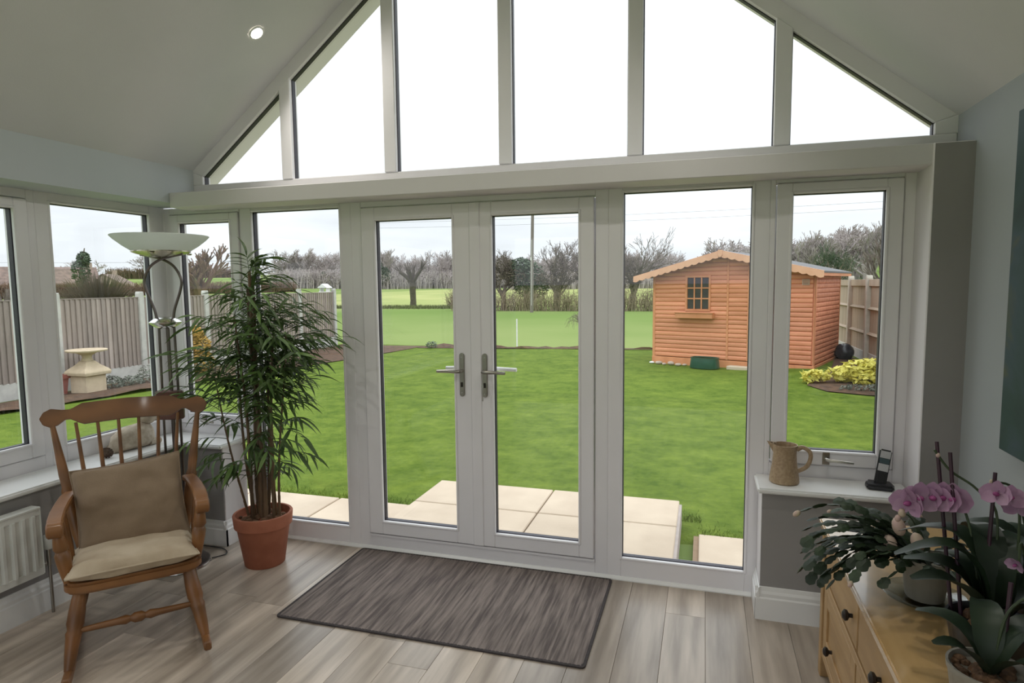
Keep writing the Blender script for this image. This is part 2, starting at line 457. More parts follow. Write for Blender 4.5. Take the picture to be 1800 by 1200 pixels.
# skirting boards with a moulded top
def skirt_poly(): return [(0, 0), (.018, 0), (.018, .105), (.013, .112), (.013, .128), (.007, .140), (.004, .158), (0, .16)]
def skirting(name, fn, d0, d1):
    struct(MB().prism(skirt_poly(), fn, d0, d1).build(name, 'paint_white'))
skirting('baseboard_left', lambda a, b, d: (WL - .012 + a, d, b), -4.7, YF - .017)
skirting('baseboard_front_left', lambda a, b, d: (d, YF - a, b), WL - .012, -1.779)
skirting('baseboard_front_left_return', lambda a, b, d: (-1.797 + a, d, b), YF - .017, .0)
skirting('baseboard_front_right', lambda a, b, d: (d, YF - a, b), 1.306, WR)
skirting('baseboard_front_right_return', lambda a, b, d: (1.324 - a, d, b), YF - .017, .0)
skirting('baseboard_right', lambda a, b, d: (WR - a, d, b), YB, YF - .018)

# window boards (sills) with a rounded nose
def sill(name, poly):
    struct(MB().prism(poly, XY, SILL - .026, SILL).build(name, 'paint_white', bevel=.008, smooth=True, bseg=2))
sill('trim_5', [(-2.36, -4.7), (-2.075, -4.7), (-2.075, -.252), (-1.775, -.252), (-1.775, 0), (-2.36, 0)])
sill('trim_6', [(1.304, -.25), (WR, -.25), (WR, YF), (1.968, YF), (1.968, 0), (1.304, 0)])

# ---------------------------------------------------------------- glazing
def TF(s, d, z): return (s, d, z)
def TL(s, d, z): return (-2.36 - d, s, z)
def tbox(mb, T, s0, s1, d0, d1, z0, z1):
    m = MB().box(s0, s1, d0, d1, z0, z1)
    mb.add([T(*p) for p in m.v], m.f)
def ring(T, o, i, d0, d1, mb=None):
    mb = mb or MB()
    (a0, a1, b0, b1), (p0, p1, q0, q1) = o, i
    tbox(mb, T, a0, p0, d0, d1, b0, b1); tbox(mb, T, p1, a1, d0, d1, b0, b1)
    tbox(mb, T, p0, p1, d0, d1, b0, q0); tbox(mb, T, p0, p1, d0, d1, q1, b1)
    return mb
def glazing(root, T, g, off=0):
    p0, p1, q0, q1 = g
    ring(T, (p0 - .01, p1 + .01, q0 - .01, q1 + .01), (p0 + .003, p1 - .003, q0 + .003, q1 - .003), .020 + off, .050 + off).build('spacer_bar', 'gasket', root)
    mb = MB(); tbox(mb, T, p0 - .008, p1 + .008, .023 + off, .047 + off, q0 - .008, q1 + .008)
    mb.build('glass_pane', 'glass', root)
    # raised glazing bead round the opening
    e = .014
    ring(T, (p0 - e, p1 + e, q0 - e, q1 + e), (p0, p1, q0, q1), -.005 + off, .019 + off).build('glazing_bead', 'upvc', root, bevel=.004)
def lever(root, T, s, z, L, dirn, mat='satin'):
    mb = MB()
    pl = []
    m = MB().prism([(s - .016, z - .03), (s + .016, z - .03), (s + .016, z + .03), (s - .016, z + .03)], lambda a, b, d: (a, d, b), -.018, -.006)
    mb.add([T(*p) for p in m.v], m.f)
    m = MB().tube([(s, -.01, z), (s, -.045, z), (s + dirn * .012, -.052, z), (s + dirn * L, -.052, z - .006)], [.009, .009, .009, .007], 8)
    mb.add([T(*p) for p in m.v], m.f)
    return mb.build('handle', mat, root, smooth=True)
def window(name, T, outer, glass, sash=None, handle=None):
    r = struct(empty(name, T((outer[0] + outer[1]) / 2, 0, outer[2])))
    r.location = (0, 0, 0)
    if sash:
        ring(T, outer, (sash[0] - .004, sash[1] + .004, sash[2] - .004, sash[3] + .004), .0, .07).build('frame', 'upvc', r, bevel=.003)
        s = ring(T, sash, (glass[0] - .004, glass[1] + .004, glass[2] - .004, glass[3] + .004), -.012, .065).build('sash', 'upvc', r, bevel=.004)
        glazing(r, T, glass, -.012)
        if handle: lever(r, T, *handle)
    else:
        ring(T, outer, (glass[0] - .004, glass[1] + .004, glass[2] - .004, glass[3] + .004), .0, .07).build('frame', 'upvc', r, bevel=.003)
        glazing(r, T, glass)
    return r
TOP = 2.13
window('window_1', TF, (-2.36, -1.760, SILL - .02, TOP), (-2.233, -1.834, .786, 2.030), (-2.305, -1.768, .714, 2.085), (-2.10, .745, .10, 1))
window('window_2', TF, (-1.760, -.968, 0, TOP), (-1.672, -1.048, .126, 2.082))
window('window_3', TF, (.562, 1.350, 0, TOP), (.640, 1.266, .126, 2.082))
window('window_4', TF, (1.350, 1.970, SILL - .02, TOP), (1.450, 1.846, .788, 2.033), (1.378, 1.918, .716, 2.085), (1.630, .752, .115, 1))
window('window_5', TL, (-.84, -.0, SILL - .02, TOP + .02), (-.755, -.118, .752, 2.080))
window('window_6', TL, (-1.70, -.84, SILL - .02, TOP + .02), (-1.565, -.958, .800, 2.030), (-1.64, -.885, .722, 2.085))
window('window_7', TL, (-3.0, -1.70, SILL - .02, TOP + .02), (-2.92, -1.78, .752, 2.080))
window('window_9', TL, (-4.7, -3.0, SILL - .02, TOP + .02), (-4.62, -3.08, .752, 2.080))
mb = MB().box(-2.44, -2.355, -.005, .08, SILL - .02, TOP + .02)
struct(mb.build('trim_7', 'upvc', bevel=.004))
# head and threshold of the door opening, joined to the side frames
r = struct(empty('trim_8'))
mb = MB()
mb.box(-.968, -.899, 0, .07, 0, TOP); mb.box(.493, .562, 0, .07, 0, TOP)
mb.box(-.899, .493, 0, .07, 2.075, TOP); mb.box(-.899, .493, 0, .07, 0, .098)
mb.build('door_frame', 'upvc', r, bevel=.003)
MB().box(-.899, .493, -.008, .0, .085, .098).build('frame_bead', 'upvc', r)
# slim white trim along the floor
struct(MB().prism([(0, 0), (-.016, 0), (-.016, .006), (-.006, .018), (0, .02)], lambda a, b, d: (d, a, b), -1.778, 1.305).build('trim_9', 'paint_white'))

# ---------------------------------------------------------------- the two door leaves
def door(name, x0, x1, gx0, gx1, hx, dirn, key):
    r = struct(empty(name))
    g = (gx0, gx1, .188, 1.993)
    ring(TF, (x0, x1, .104, 2.070), (g[0] - .004, g[1] + .004, g[2] - .004, g[3] + .004), -.014, .056).build('leaf_frame', 'upvc', r, bevel=.004)
    glazing(r, TF, g, -.014)
    # long backplate with lever, screws and key; white lever outside
    h = MB().prism([(hx + .015 * c, z + .012 * s_) for z, a0 in ((1.217, 0), (.992, 180)) for c, s_ in [(math.cos(R(a0 + 30 * k)), math.sin(R(a0 + 30 * k))) for k in range(7)]], XZ, -.024, -.014).build('handle_plate', 'satin', r, bevel=.002)
    MB().tube([(hx, -.02, 1.128), (hx, -.06, 1.128), (hx + dirn * .012, -.068, 1.128), (hx + dirn * .07, -.070, 1.130), (hx + dirn * .135, -.066, 1.127)], [.010, .010, .0105, .010, .0085], 10).build('lever', 'satin', h, smooth=True)
    for z in (1.207, 1.000): MB().lathe([(0, 0), (.004, 0), (.004, .002), (0, .002)], seg=8).xf(Matrix.Translation((hx, -.024, z)) @ Matrix.Rotation(R(90), 4, 'X')).build('screw', 'chrome', h)
    MB().box(hx - .006, hx + .006, -.028, -.022, 1.035, 1.062).build('lock_barrel', 'iron', h)
    if key:
        MB().box(hx - .0015, hx + .0015, -.05, -.026, 1.046, 1.052).box(hx - .002, hx + .002, -.068, -.048, 1.020, 1.050).build('key', 'chrome', h)
        MB().box(hx - .002, hx + .003, -.064, -.060, .965, 1.021).build('key_tag', 'satin', h)
    o = MB().box(hx - .016, hx + .016, .056, .066, .98, 1.23)
    o.tube([(hx, .06, 1.128), (hx, .10, 1.128), (hx + dirn * .012, .108, 1.128), (hx + dirn * .15, .106, 1.124)], [.011, .011, .012, .011], 10)
    o.build('outside_handle', 'paint_white', r, smooth=True)
    return r
door('door_1', -.894, -.212, -.800, -.318, -.268, -1, False)
door('door_2', -.166, .488, -.080, .404, -.130, 1, True)
r = struct(MB().box(-.214, -.150, -.020, .05, .104, 2.07).build('trim_10', 'upvc', bevel=.004))

# ---------------------------------------------------------------- gable glazing
S = .6953
GB = 2.268                                     # bottom of the glass
def gz(x): return 3.92 - RS * abs(x)           # top edge of the glass
gable = struct(empty('window_8'))
def strip(fn_poly, name, mat='upvc', d0=0, d1=.07, bev=.004): return MB().prism(fn_poly, XZ, d0, d1).build(name, mat, gable, bevel=bev)
strip([(-2.12, 2.19), (2.12, 2.19), (2.12, GB), (-2.12, GB)], 'bottom_rail')
for sg in (-1, 1):
    strip([(sg * 2.029, GB), (sg * 2.125, GB), (sg * 2.125, RZ - RS * 2.125 + .01), (sg * 2.029, gz(2.029))], 'end_post')
    strip([(sg * 2.029, gz(2.029)), (sg * 2.125, RZ - RS * 2.125 + .01), (0, RZ + .01), (0, gz(0))], 'rake_rail')
hw = .0375
for k in range(-2, 3):
    xs = k * S
    strip([(xs - hw, GB), (xs + hw, GB), (xs + hw, gz(xs + hw) + .01), (xs, gz(xs) + .01), (xs - hw, gz(xs - hw) + .01)], 'mullion', d0=-.006)
edges = [-2.029] + [k * S for k in range(-2, 3)] + [2.029]
for a, b in zip(edges, edges[1:]):
    a2 = a + (hw if a > -2.02 else 0); b2 = b - (hw if b < 2.02 else 0)
    MB().prism([(a2 - .008, GB - .008), (b2 + .008, GB - .008), (b2 + .008, gz(b2) + .004), (a2 - .008, gz(a2) + .004)], XZ, .023, .047).build('glass_pane', 'glass', gable)
    t = .010
    sp = MB()
    sp.box(a2 - .005, a2 + .004, .020, .050, GB - .005, gz(a2)); sp.box(b2 - .004, b2 + .005, .020, .050, GB - .005, gz(b2))
    sp.box(a2, b2, .020, .050, GB - .006, GB + .003)
    sp.prism([(a2, gz(a2) + .006), (a2, gz(a2) - .006), (b2, gz(b2) - .006), (b2, gz(b2) + .006)], XZ, .020, .050)
    sp.build('spacer_bar', 'gasket', gable)
# the verge soffit and barge board outside, following the roof slope
for sg, dep in ((-1, .17), (1, .10)):
    sf = struct(MB().prism([(sg * 2.3, gz(2.3) + .004), (0, gz(0) + .004), (0, gz(0) + .06), (sg * 2.3, gz(2.3) + .06)], XZ, .072, dep).build('trim_11' if sg < 0 else 'trim_12', 'upvc'))



# ---------------------------------------------------------------- downlights
def downlight(x, y, label):
    z = RZ - RS * abs(x)
    r = empty('downlight', (x, y, z), label=label, cat='ceiling light', group='ceiling downlights')
    r.rotation_euler = (0, math.atan(RS) * (1 if x > 0 else -1), 0)
    MB().lathe([(.043, -.001), (.043, -.006), (.034, -.009), (.030, -.004), (.030, 0)], seg=24).build('bezel', 'paint_white', r, smooth=True)
    MB().lathe([(0, -.005), (.030, -.005), (.030, -.001), (0, -.001)], seg=24).build('lens', 'lamp_on', r)
    ld = bpy.data.lights.new('bulb', 'SPOT')
    ld.energy = LAMP_W; ld.color = (1, .955, .89); ld.spot_size = R(150); ld.spot_blend = .6; ld.shadow_soft_size = .03
    o = bpy.data.objects.new('bulb', ld); col.objects.link(o); o.parent = r; o.location = (0, 0, -.02)
downlight(-1.302, -.347, 'round lit downlight in the left slope of the white ceiling')
for x, y in ((1.302, -.9),):
    pass
for x, y, t in ((-1.3, -2.0, 'left slope, second from the gable'), (-1.3, -3.7, 'left slope, third from the gable'), (1.3, -1.15, 'right slope, nearest the gable'),
             (1.3, -2.6, 'right slope, second from the gable'), (1.3, -4.2, 'right slope, third from the gable')):
    downlight(x, y, 'round lit downlight in the ceiling ' + t)
# =================================================================== things in the room
# ---------------------------------------------------------------- rocking chair (local: x to the viewer's right, y to the back)
ch = empty('rocking_chair', (-1.491, -1.128, 0), .833, label='stained pine rocking chair with spindle back in the left corner of the room', cat='rocking chair')
def P2(*a): return Vector(a)
cr_pts = [(0, .060), (.195, .054), (.222, .040), (.245, .028), (.278, .030), (.322, .041), (.352, .026), (.366, -.003), (.354, -.034), (.325, -.051),
          (.296, -.043), (.266, -.020), (.245, -.020), (.215, -.040), (.190, -.052), (0, -.046)]
outl = cr_pts[:-1] + [(-a, b) for a, b in cr_pts[::-1]][:-1] + [cr_pts[-1]]
outl = cr_pts + [(-a, b) for a, b in cr_pts[::-1] if abs(a) > 1e-6]
tilt = R(16)
mb = MB()
for a0, a1 in [(0, 1)]:
    n = len(outl)
    def cp(a, b, d):
        bow = -.045 * (1 - (a / .36) ** 2)            # crest curves backwards in the middle
        return (a, .385 - bow + d * math.cos(tilt) + b * math.sin(tilt), .990 + b * math.cos(tilt) - d * math.sin(tilt))
    # strips along x so that the board can curve
    xs = sorted({round(a, 4) for a, b in outl} | {round(-.2 + .05 * k, 4) for k in range(9)})
    up = [(a, b) for a, b in outl]
    def yr(x):
        hits = []
        for (a, b), (c, d) in zip(outl, outl[1:] + outl[:1]):
            if min(a, c) - 1e-9 <= x <= max(a, c) + 1e-9 and abs(a - c) > 1e-9: hits.append(b + (d - b) * (x - a) / (c - a))
        return (min(hits), max(hits)) if hits else (-.002, -.002)
    rows = []
    for x in xs:
        lo, hi = yr(x)
        if hi - lo < .006: lo, hi = lo - .003, hi + .003
        rows.append([cp(x, lo, -.012), cp(x, hi, -.012), cp(x, hi, .012), cp(x, lo, .012)])
    vs_ = [p for r_ in rows for p in r_]
    fs = [(i * 4 + k, i * 4 + (k + 1) % 4, i * 4 + 4 + (k + 1) % 4, i * 4 + 4 + k) for i in range(len(rows) - 1) for k in range(4)]
    mb.add(vs_, fs + [(0, 1, 2, 3), tuple(range(len(vs_) - 4, len(vs_)))])
mb.build('crest_rail', 'pine', ch, smooth=True, bevel=.005, bseg=2)
def crest_at(x): return Vector((x, .385 + .045 * (1 - (x / .36) ** 2) - .012, .952))
post_prof = [(0, .017), (.06, .019), (.12, .024), (.3, .026), (.42, .022), (.46, .027), (.50, .020), (.6, .022), (.75, .018), (1, .011)]
for s in (-1, 1):
    MB().turned((s * .225, .215, .372), crest_at(s * .318), post_prof, 12).build('back_post', 'pine', ch, smooth=True)
for k in range(6):
    t = -1 + 2 * k / 5
    MB().turned((t * .165, .235, .372), crest_at(t * .225), [(0, .009), (.3, .0125), (.55, .010), (1, .0075)], 8).build('spindle', 'pine', ch, smooth=True)
# saddle seat
def seat_shape(a):
    return a
pts = []
for k in range(40):
    an = 2 * math.pi * k / 40
    c, s_ = math.cos(an), math.sin(an)
    e = .36
    sx = abs(c) ** e * (1 if c > 0 else -1); sy = abs(s_) ** e * (1 if s_ > 0 else -1)
    w = .275 - .035 * (sy + 1) / 2
    pts.append((sx * w, -.005 + sy * .265))
mb = MB()
def seat_z(y): return .384 - .05 * (y + .27) / .54
mb.add([(a, b, seat_z(b) - .048) for a, b in pts] + [(a, b, seat_z(b)) for a, b in pts],
       [tuple(range(40))[::-1], tuple(range(40, 80))] + [(i, (i + 1) % 40, 40 + (i + 1) % 40, 40 + i) for i in range(40)])
mb.build('seat', 'pine', ch, bevel=.012, smooth=True, bseg=2)
leg_prof = [(0, .022), (.08, .026), (.25, .031), (.42, .033), (.50, .026), (.54, .031), (.60, .028), (.8, .024), (1, .017)]
legs = {}
def rock_z(y): return .020 + y * y / 4.4
for s in (-1, 1):
    for y0, y1 in ((-.215, -.335), (.165, .235)):
        legs[(s, y0)] = (Vector((s * .205, y0, seat_z(y0) - .04)), Vector((s * .253, y1, rock_z(y1) + .012)))
        MB().turned(*legs[(s, y0)], leg_prof, 12).build('leg', 'pine', ch, smooth=True)
    MB().sweep([(s * .253, y, rock_z(y)) for y in [-.455 + .0875 * k for k in range(11)]], .030, .038, (1, 0, 0)).build('rocker', 'pine', ch, bevel=.006, smooth=True)
st_prof = [(0, .010), (.15, .013), (.33, .015), (.40, .020), (.44, .013), (.47, .022), (.53, .022), (.56, .013), (.60, .020), (.67, .015), (.85, .013), (1, .010)]
for y0, t in ((-.215, .52), (.165, .45)):
    MB().turned(legs[(-1, y0)][0].lerp(legs[(-1, y0)][1], t), legs[(1, y0)][0].lerp(legs[(1, y0)][1], t), st_prof, 10).build('stretcher', 'pine', ch, smooth=True)
for s in (-1, 1):
    MB().turned(legs[(s, -.215)][0].lerp(legs[(s, -.215)][1], .62), legs[(s, .165)][0].lerp(legs[(s, .165)][1], .62), [(0, .010), (.3, .014), (.5, .018), (.7, .014), (1, .010)], 10).build('stretcher', 'pine', ch, smooth=True)
    # arm: flat, dipping in the middle, with a rolled front
    path = [(s * .250, .262, .632), (s * .262, .17, .640), (s * .272, .06, .640), (s * .278, -.06, .640), (s * .279, -.15, .634), (s * .279, -.195, .615)]
    arm = MB().sweep(path, .058, .030, (1, 0, 0))
    arm.tube([(s * .250 - .0, -.185, .608), (s * .308, -.185, .608)], .034, 14)
    arm.build('armrest', 'pine', ch, bevel=.006, smooth=True)
    MB().turned((s * .245, -.185, .372), (s * .276, -.165, .615), [(0, .018), (.12, .022), (.35, .028), (.5, .030), (.56, .022), (.62, .029), (.8, .022), (1, .016)], 12).build('arm_support', 'pine', ch, smooth=True)
    for y in (-.06, .07):
        MB().turned((s * .246, y, seat_z(y) - .01), (s * .273, y + .01, .628), [(0, .010), (.4, .015), (1, .009)], 8).build('arm_spindle', 'pine', ch, smooth=True)

def pillow(w, h, t, seed, n=26, sag=0.0):
    random.seed(seed)
    mb = MB(); idx = {}
    def pt(i, j, side):
        u, v = -1 + 2 * i / n, -1 + 2 * j / n
        edge = max(0, (1 - abs(u) ** 3.2)) * max(0, (1 - abs(v) ** 3.2))
        th = t * .5 * edge ** .42
        pin = 1 - .055 * (1 - abs(v) ** 2) * abs(u) ** 6; pin2 = 1 - .055 * (1 - abs(u) ** 2) * abs(v) ** 6
        x_, y_ = u * w / 2 * pin, v * h / 2 * pin2
        wr = noise.noise(Vector((x_ * 5 + seed, y_ * 14, side * 3.0))) * .012 + noise.noise(Vector((x_ * 13 + y_ * 9, y_ * 22 + seed, side))) * .006
        return (x_, y_ , side * (th + wr * min(1, edge * 3)) - sag * (u * u))
    vs_ = []; 
    for side in (1, -1):
        for i in range(n + 1):
            for j in range(n + 1):
                if side < 0 and (i in (0, n) or j in (0, n)): idx[(side, i, j)] = idx[(1, i, j)]; continue
                idx[(side, i, j)] = len(vs_); vs_.append(pt(i, j, side))
    fs = []
    for side in (1, -1):
        for i in range(n):
            for j in range(n):
                q = (idx[(side, i, j)], idx[(side, i + 1, j)], idx[(side, i + 1, j + 1)], idx[(side, i, j + 1)])
                fs.append(q if side > 0 else q[::-1])
    mb.add(vs_, fs)
    rim = [idx[(1, i, 0)] for i in range(n + 1)] + [idx[(1, n, j)] for j in range(1, n + 1)] + [idx[(1, i, n)] for i in range(n - 1, -1, -1)] + [idx[(1, 0, j)] for j in range(n - 1, 0, -1)]
    pip = MB().tube([vs_[k] for k in rim] + [vs_[rim[0]]], .0045, 6, cap=False)
    return mb, pip
CM = Matrix.Translation((-1.491, -1.128, 0)) @ Matrix.Rotation(.833, 4, 'Z')
def cushion(name, w, h, t, seed, mat, loc, rx, rz, label, sag=0):
    mb, pip = pillow(w, h, t, seed, sag=sag)
    o = mb.build(name, mat, None, smooth=True, recalc=True)
    pip.build('piping', mat, o, smooth=True)
    o.matrix_world = CM @ Matrix.Translation(loc) @ Matrix.Rotation(rz, 4, 'Y') @ Matrix.Rotation(rx, 4, 'X')
    tag(o, label, 'cushion')
cushion('seat_cushion', .50, .46, .11, 3, 'cushion_light', (0, -.055, .402), R(-5), 0, 'flat cream beige cushion lying on the rocking chair seat')
cushion('back_cushion', .46, .42, .15, 8, 'cushion', (-.005, .125, .575), R(70), R(-4), 'darker beige square cushion leaning against the rocking chair back')

# ---------------------------------------------------------------- floor lamp
lx, ly = -1.875, -.505
lamp = empty('floor_lamp', (lx, ly, 0), R(18), label='tall uplighter floor lamp with white glass bowl and curved metal rods', cat='floor lamp')
MB().lathe([(0, 0), (.160, 0), (.165, .006), (.161, .018), (.12, .026), (.03, .034), (0, .034)], seg=36).build('base', 'lamp_dark', lamp, smooth=True)
MB().lathe([(.1655, .001), (.1675, .004), (.1655, .012), (.163, .012)], seg=36).build('base_rim', 'chrome', lamp, smooth=True)
for a, b in ((-.042, .0), (-.008, .028), (.022, -.012), (.046, .012)):
    MB().tube([(a * 1.05, b, .028), (a, b, .8), (a * .9, b, 1.40)], .0072, 8).build('rod', 'lamp_dark', lamp, smooth=True)
MB().prism([(-.066, -.032), (.066, -.032), (.074, 0), (.066, .032), (-.066, .032), (-.074, 0)], XY, .865, 1.030).build('rod_clamp', 'brown_wood', lamp, bevel=.006)
MB().lathe([(0, -.032), (.03, -.030), (.060, -.016), (.082, .002), (.083, .008), (.060, .026), (.03, .036), (0, .038)], (0, 0, 1.415), seg=32).build('disc', 'chrome', lamp, smooth=True)
def smooth_path(p, n=8):
    out = []
    q = [Vector(p[0])] + [Vector(a) for a in p] + [Vector(p[-1])]
    for i in range(1, len(q) - 2):
        for k in range(n):
            t = k / n
            out.append(.5 * ((2 * q[i]) + (q[i + 1] - q[i - 1]) * t + (2 * q[i - 1] - 5 * q[i] + 4 * q[i + 1] - q[i + 2]) * t * t + (3 * q[i] - q[i - 1] - 3 * q[i + 1] + q[i + 2]) * t ** 3))
    out.append(Vector(p[-1]))
    return out
for s, yy in ((1, -.012), (-1, .012)):
    MB().tube(smooth_path([(-s * .040, yy, 1.44), (-s * .052, yy, 1.50), (-s * .088, yy, 1.60), (-s * .096, yy, 1.665), (-s * .06, yy, 1.735), (0, yy, 1.775), (s * .06, yy, 1.792), (s * .125, yy, 1.805)]), .0078, 8).build('curved_tube', 'lamp_dark', lamp, smooth=True)
MB().lathe([(0, 1.788), (.06, 1.788), (.125, 1.805), (.150, 1.815), (.150, 1.822), (0, 1.822)], seg=36).build('shade_holder', 'brass', lamp, smooth=True)
for an in (40, 160, 280):
    MB().lathe([(0, 0), (.012, .002), (.014, .010), (0, .012)], (.145 * math.cos(R(an)), .145 * math.sin(R(an)), 1.800), seg=10).build('fixing_knob', 'brass', lamp, smooth=True)
MB().lathe([(.145, 1.820), (.19, 1.850), (.232, 1.885), (.249, 1.904), (.246, 1.907), (.226, 1.888), (.184, 1.856), (.14, 1.827), (0, 1.824)], seg=48).build('shade', 'lamp_glass', lamp, smooth=True)
# its flex on the floor
tag(MB().tube(smooth_path([(-1.74, -.40, .007), (-1.70, -.33, .007), (-1.76, -.275, .007), (-1.88, -.262, .007), (-2.02, -.28, .007)]), .0035, 6).build('power_cord', 'black', None, smooth=True),
    'thin black power cord curling on the floor behind the rocking chair', 'cord')

# ---------------------------------------------------------------- bamboo in a terracotta pot
bx, by = -1.405, -.345
bam = empty('potted_bamboo', (bx, by, 0), label='tall bushy bamboo plant in a terracotta pot beside the glazed doors', cat='plant')
MB().lathe([(0, 0), (.108, 0), (.112, .004), (.146, .226), (.149, .232), (.160, .234), (.166, .300), (.163, .304), (.150, .304), (.147, .262), (0, .26)], seg=40).build('pot', 'terracotta', bam, smooth=True)
random.seed(4)
mb = MB()
for k in range(60):
    a, r_ = random.uniform(0, 6.28), .14 * math.sqrt(random.random())
    mb.ball((r_ * math.cos(a), r_ * math.sin(a), .262 + random.uniform(0, .012)), random.uniform(.012, .026), 6, 4, (1, 1, .6))
tag(mb.build('mulch', 'bark_mulch', bam), kind='stuff')
canes = []
cane_base = [(-.075, .02), (-.055, .05), (-.04, -.03), (-.02, .015), (.0, .045), (.012, -.01), (.065, .02), (.078, -.015), (.092, .03), (-.09, -.02), (.03, .05)]
cane_top = [(-.16, .02), (-.03, .03), (-.07, -.06), (-.02, .02), (.06, .06), (.0, -.02), (.10, .03), (.13, -.03), (.17, .04), (-.27, -.03), (.05, .12)]
cane_h = [1.30, 1.66, 1.45, 1.70, 1.45, 1.60, 1.40, 1.28, 1.34, 1.10, 1.50]
cane_r = [.009, .014, .010, .018, .010, .013, .007, .007, .0075, .007, .007]
for (a, b), (c, d), h, r_ in zip(cane_base, cane_top, cane_h, cane_r):
    pts = []; n = 14
    for i in range(n + 1):
        t = i / n
        pts.append(Vector((a + (c - a) * t + .012 * math.sin(5 * t + a * 40), b + (d - b) * t + .012 * math.cos(4 * t + b * 30), .24 + (h - .24) * t)))
    canes.append((pts, h, r_))
    rr = []; pp = []
    for i, p in enumerate(pts):
        base = r_ * (1 - .55 * i / n)
        pp += [p, p + Vector((0, 0, .006))]; rr += [base * 1.18, base]
    MB().tube(pp, rr, 8).build('cane', 'cane', bam, smooth=True)
# leaves: lance-shaped blades on drooping sprays
def leaf_mesh(name, L, W, droop, seed):
    mb = MB(); n = 5
    vs_ = []
    for i in range(n + 1):
        t = i / n
        w = W * (math.sin(math.pi * min(1, t * .94 + .06)) ** .75) * (1 - .35 * t) if i < n else .0004
        z = -droop * L * t * t
        vs_ += [(L * t, -w, z + w * .3), (L * t, 0, z - w * .12), (L * t, w, z + w * .3)]
    fs = []
    for i in range(n):
        o = i * 3
        fs += [(o, o + 1, o + 4, o + 3), (o + 1, o + 2, o + 5, o + 4)]
    mb.add(vs_, fs)
    return mb
leaf_var = [leaf_mesh('leaf', .125, .0115, .35, 1), leaf_mesh('leaf', .105, .0105, .6, 2), leaf_mesh('leaf', .14, .012, .5, 3), leaf_mesh('leaf', .085, .0095, .25, 4)]
leaf_me = [m.mesh('leaf', 'leaf', recalc=False) for m in leaf_var]
for me in leaf_me:
    for p in me.polygons: p.use_smooth = True
random.seed(21)
sprays = []
def add_spray(start, dirv, L, nl):
    pts = []; d = dirv.normalized(); p = Vector(start)
    for i in range(6):
        pts.append(p.copy()); p = p + d * (L / 5); d = (d + Vector((0, 0, -.13))).normalized()
    sprays.append((pts, nl))
for ci, (pts, h, r_) in enumerate(canes):
    n_s = int(14 + h * 7)
    for k in range(n_s):
        t = 1 - (k / n_s) ** .85 * (.80 if ci not in (3,) else .88)
        f = t * (len(pts) - 1); i = min(int(f), len(pts) - 2)
        p = pts[i].lerp(pts[i + 1], f - i)
        an = random.uniform(0, 6.28)
        z_abs = p.z
        if 1.0 < z_abs < 1.55 and random.random() < .5: add_spray(p, Vector((math.cos(an + 2) * .9, math.sin(an + 2) * .55, .45)), random.uniform(.12, .34), 7)
        # crown profile: widest around 1.2 m, narrow at the top
        wid = .09 + .30 * max(0, 1 - abs(z_abs - 1.22) / .60) ** .7
        if z_abs < .88 and random.random() < .66: continue
        if z_abs < .88: wid = .13 + random.uniform(0, .12)
        L = wid * random.uniform(.55, 1.15)
        dv = Vector((math.cos(an) * .95, math.sin(an) * .6, .55 if z_abs > .8 else .15))
        add_spray(p, dv, L, random.randint(6, 9))
for k in range(7): add_spray(canes[3][0][-1 - k % 3], Vector((random.uniform(-.4, .6), random.uniform(-.4, .4), 1.1)), .10, 8)
tw = MB(); cand = []
for pts, nl in sprays:
    tw.tube(pts, [.0022, .002, .0018, .0016, .0013, .001], 4)
    for j in range(nl):
        t = .25 + .75 * j / (nl - 1)
        f = t * 5; i = min(int(f), 4)
        p = pts[i].lerp(pts[i + 1], f - i)
        d = (pts[i + 1] - pts[i]).normalized()
        side = d.cross(Vector((0, 0, 1))).normalized() * (1 if j % 2 else -1)
        ld = (d * (.55 + .6 * t) + side * (.9 if j < nl - 1 else .1) * random.uniform(.6, 1.1) + Vector((0, 0, random.uniform(-.55, .12)))).normalized()
        y_ = Vector((0, 0, 1)).cross(ld)
        if y_.length < .05: y_ = Vector((0, 1, 0))
        y_.normalize(); z_ = ld.cross(y_)
        sc = random.uniform(.75, 1.15)
        m4 = Matrix(((ld.x, y_.x, z_.x, p.x), (ld.y, y_.y, z_.y, p.y), (ld.z, y_.z, z_.z, p.z), (0, 0, 0, 1))) @ Matrix.Rotation(random.uniform(-.6, .6), 4, 'X') @ Matrix.Scale(sc, 4)
        wtip = m4 @ Vector((.12, 0, 0))
        if wtip.y + by > -.02 or (wtip.z < .31 and wtip.xy.length < .165): continue
        cand.append((m4, random.randrange(4)))
tag(tw.build('twigs', 'stem', bam), kind='stuff')
random.shuffle(cand)
cand.sort(key=lambda c: c[0].translation.y)      # nearest the room first
for m4, v in cand[:298]:
    o = link('leaf', leaf_me[v], bam); o.matrix_basis = m4
rest = MB()
for m4, v in cand[298:]: rest.add([m4 @ Vector(p) for p in leaf_var[v].v], leaf_var[v].f)
tag(rest.build('foliage', 'leaf', bam, recalc=False), kind='stuff')

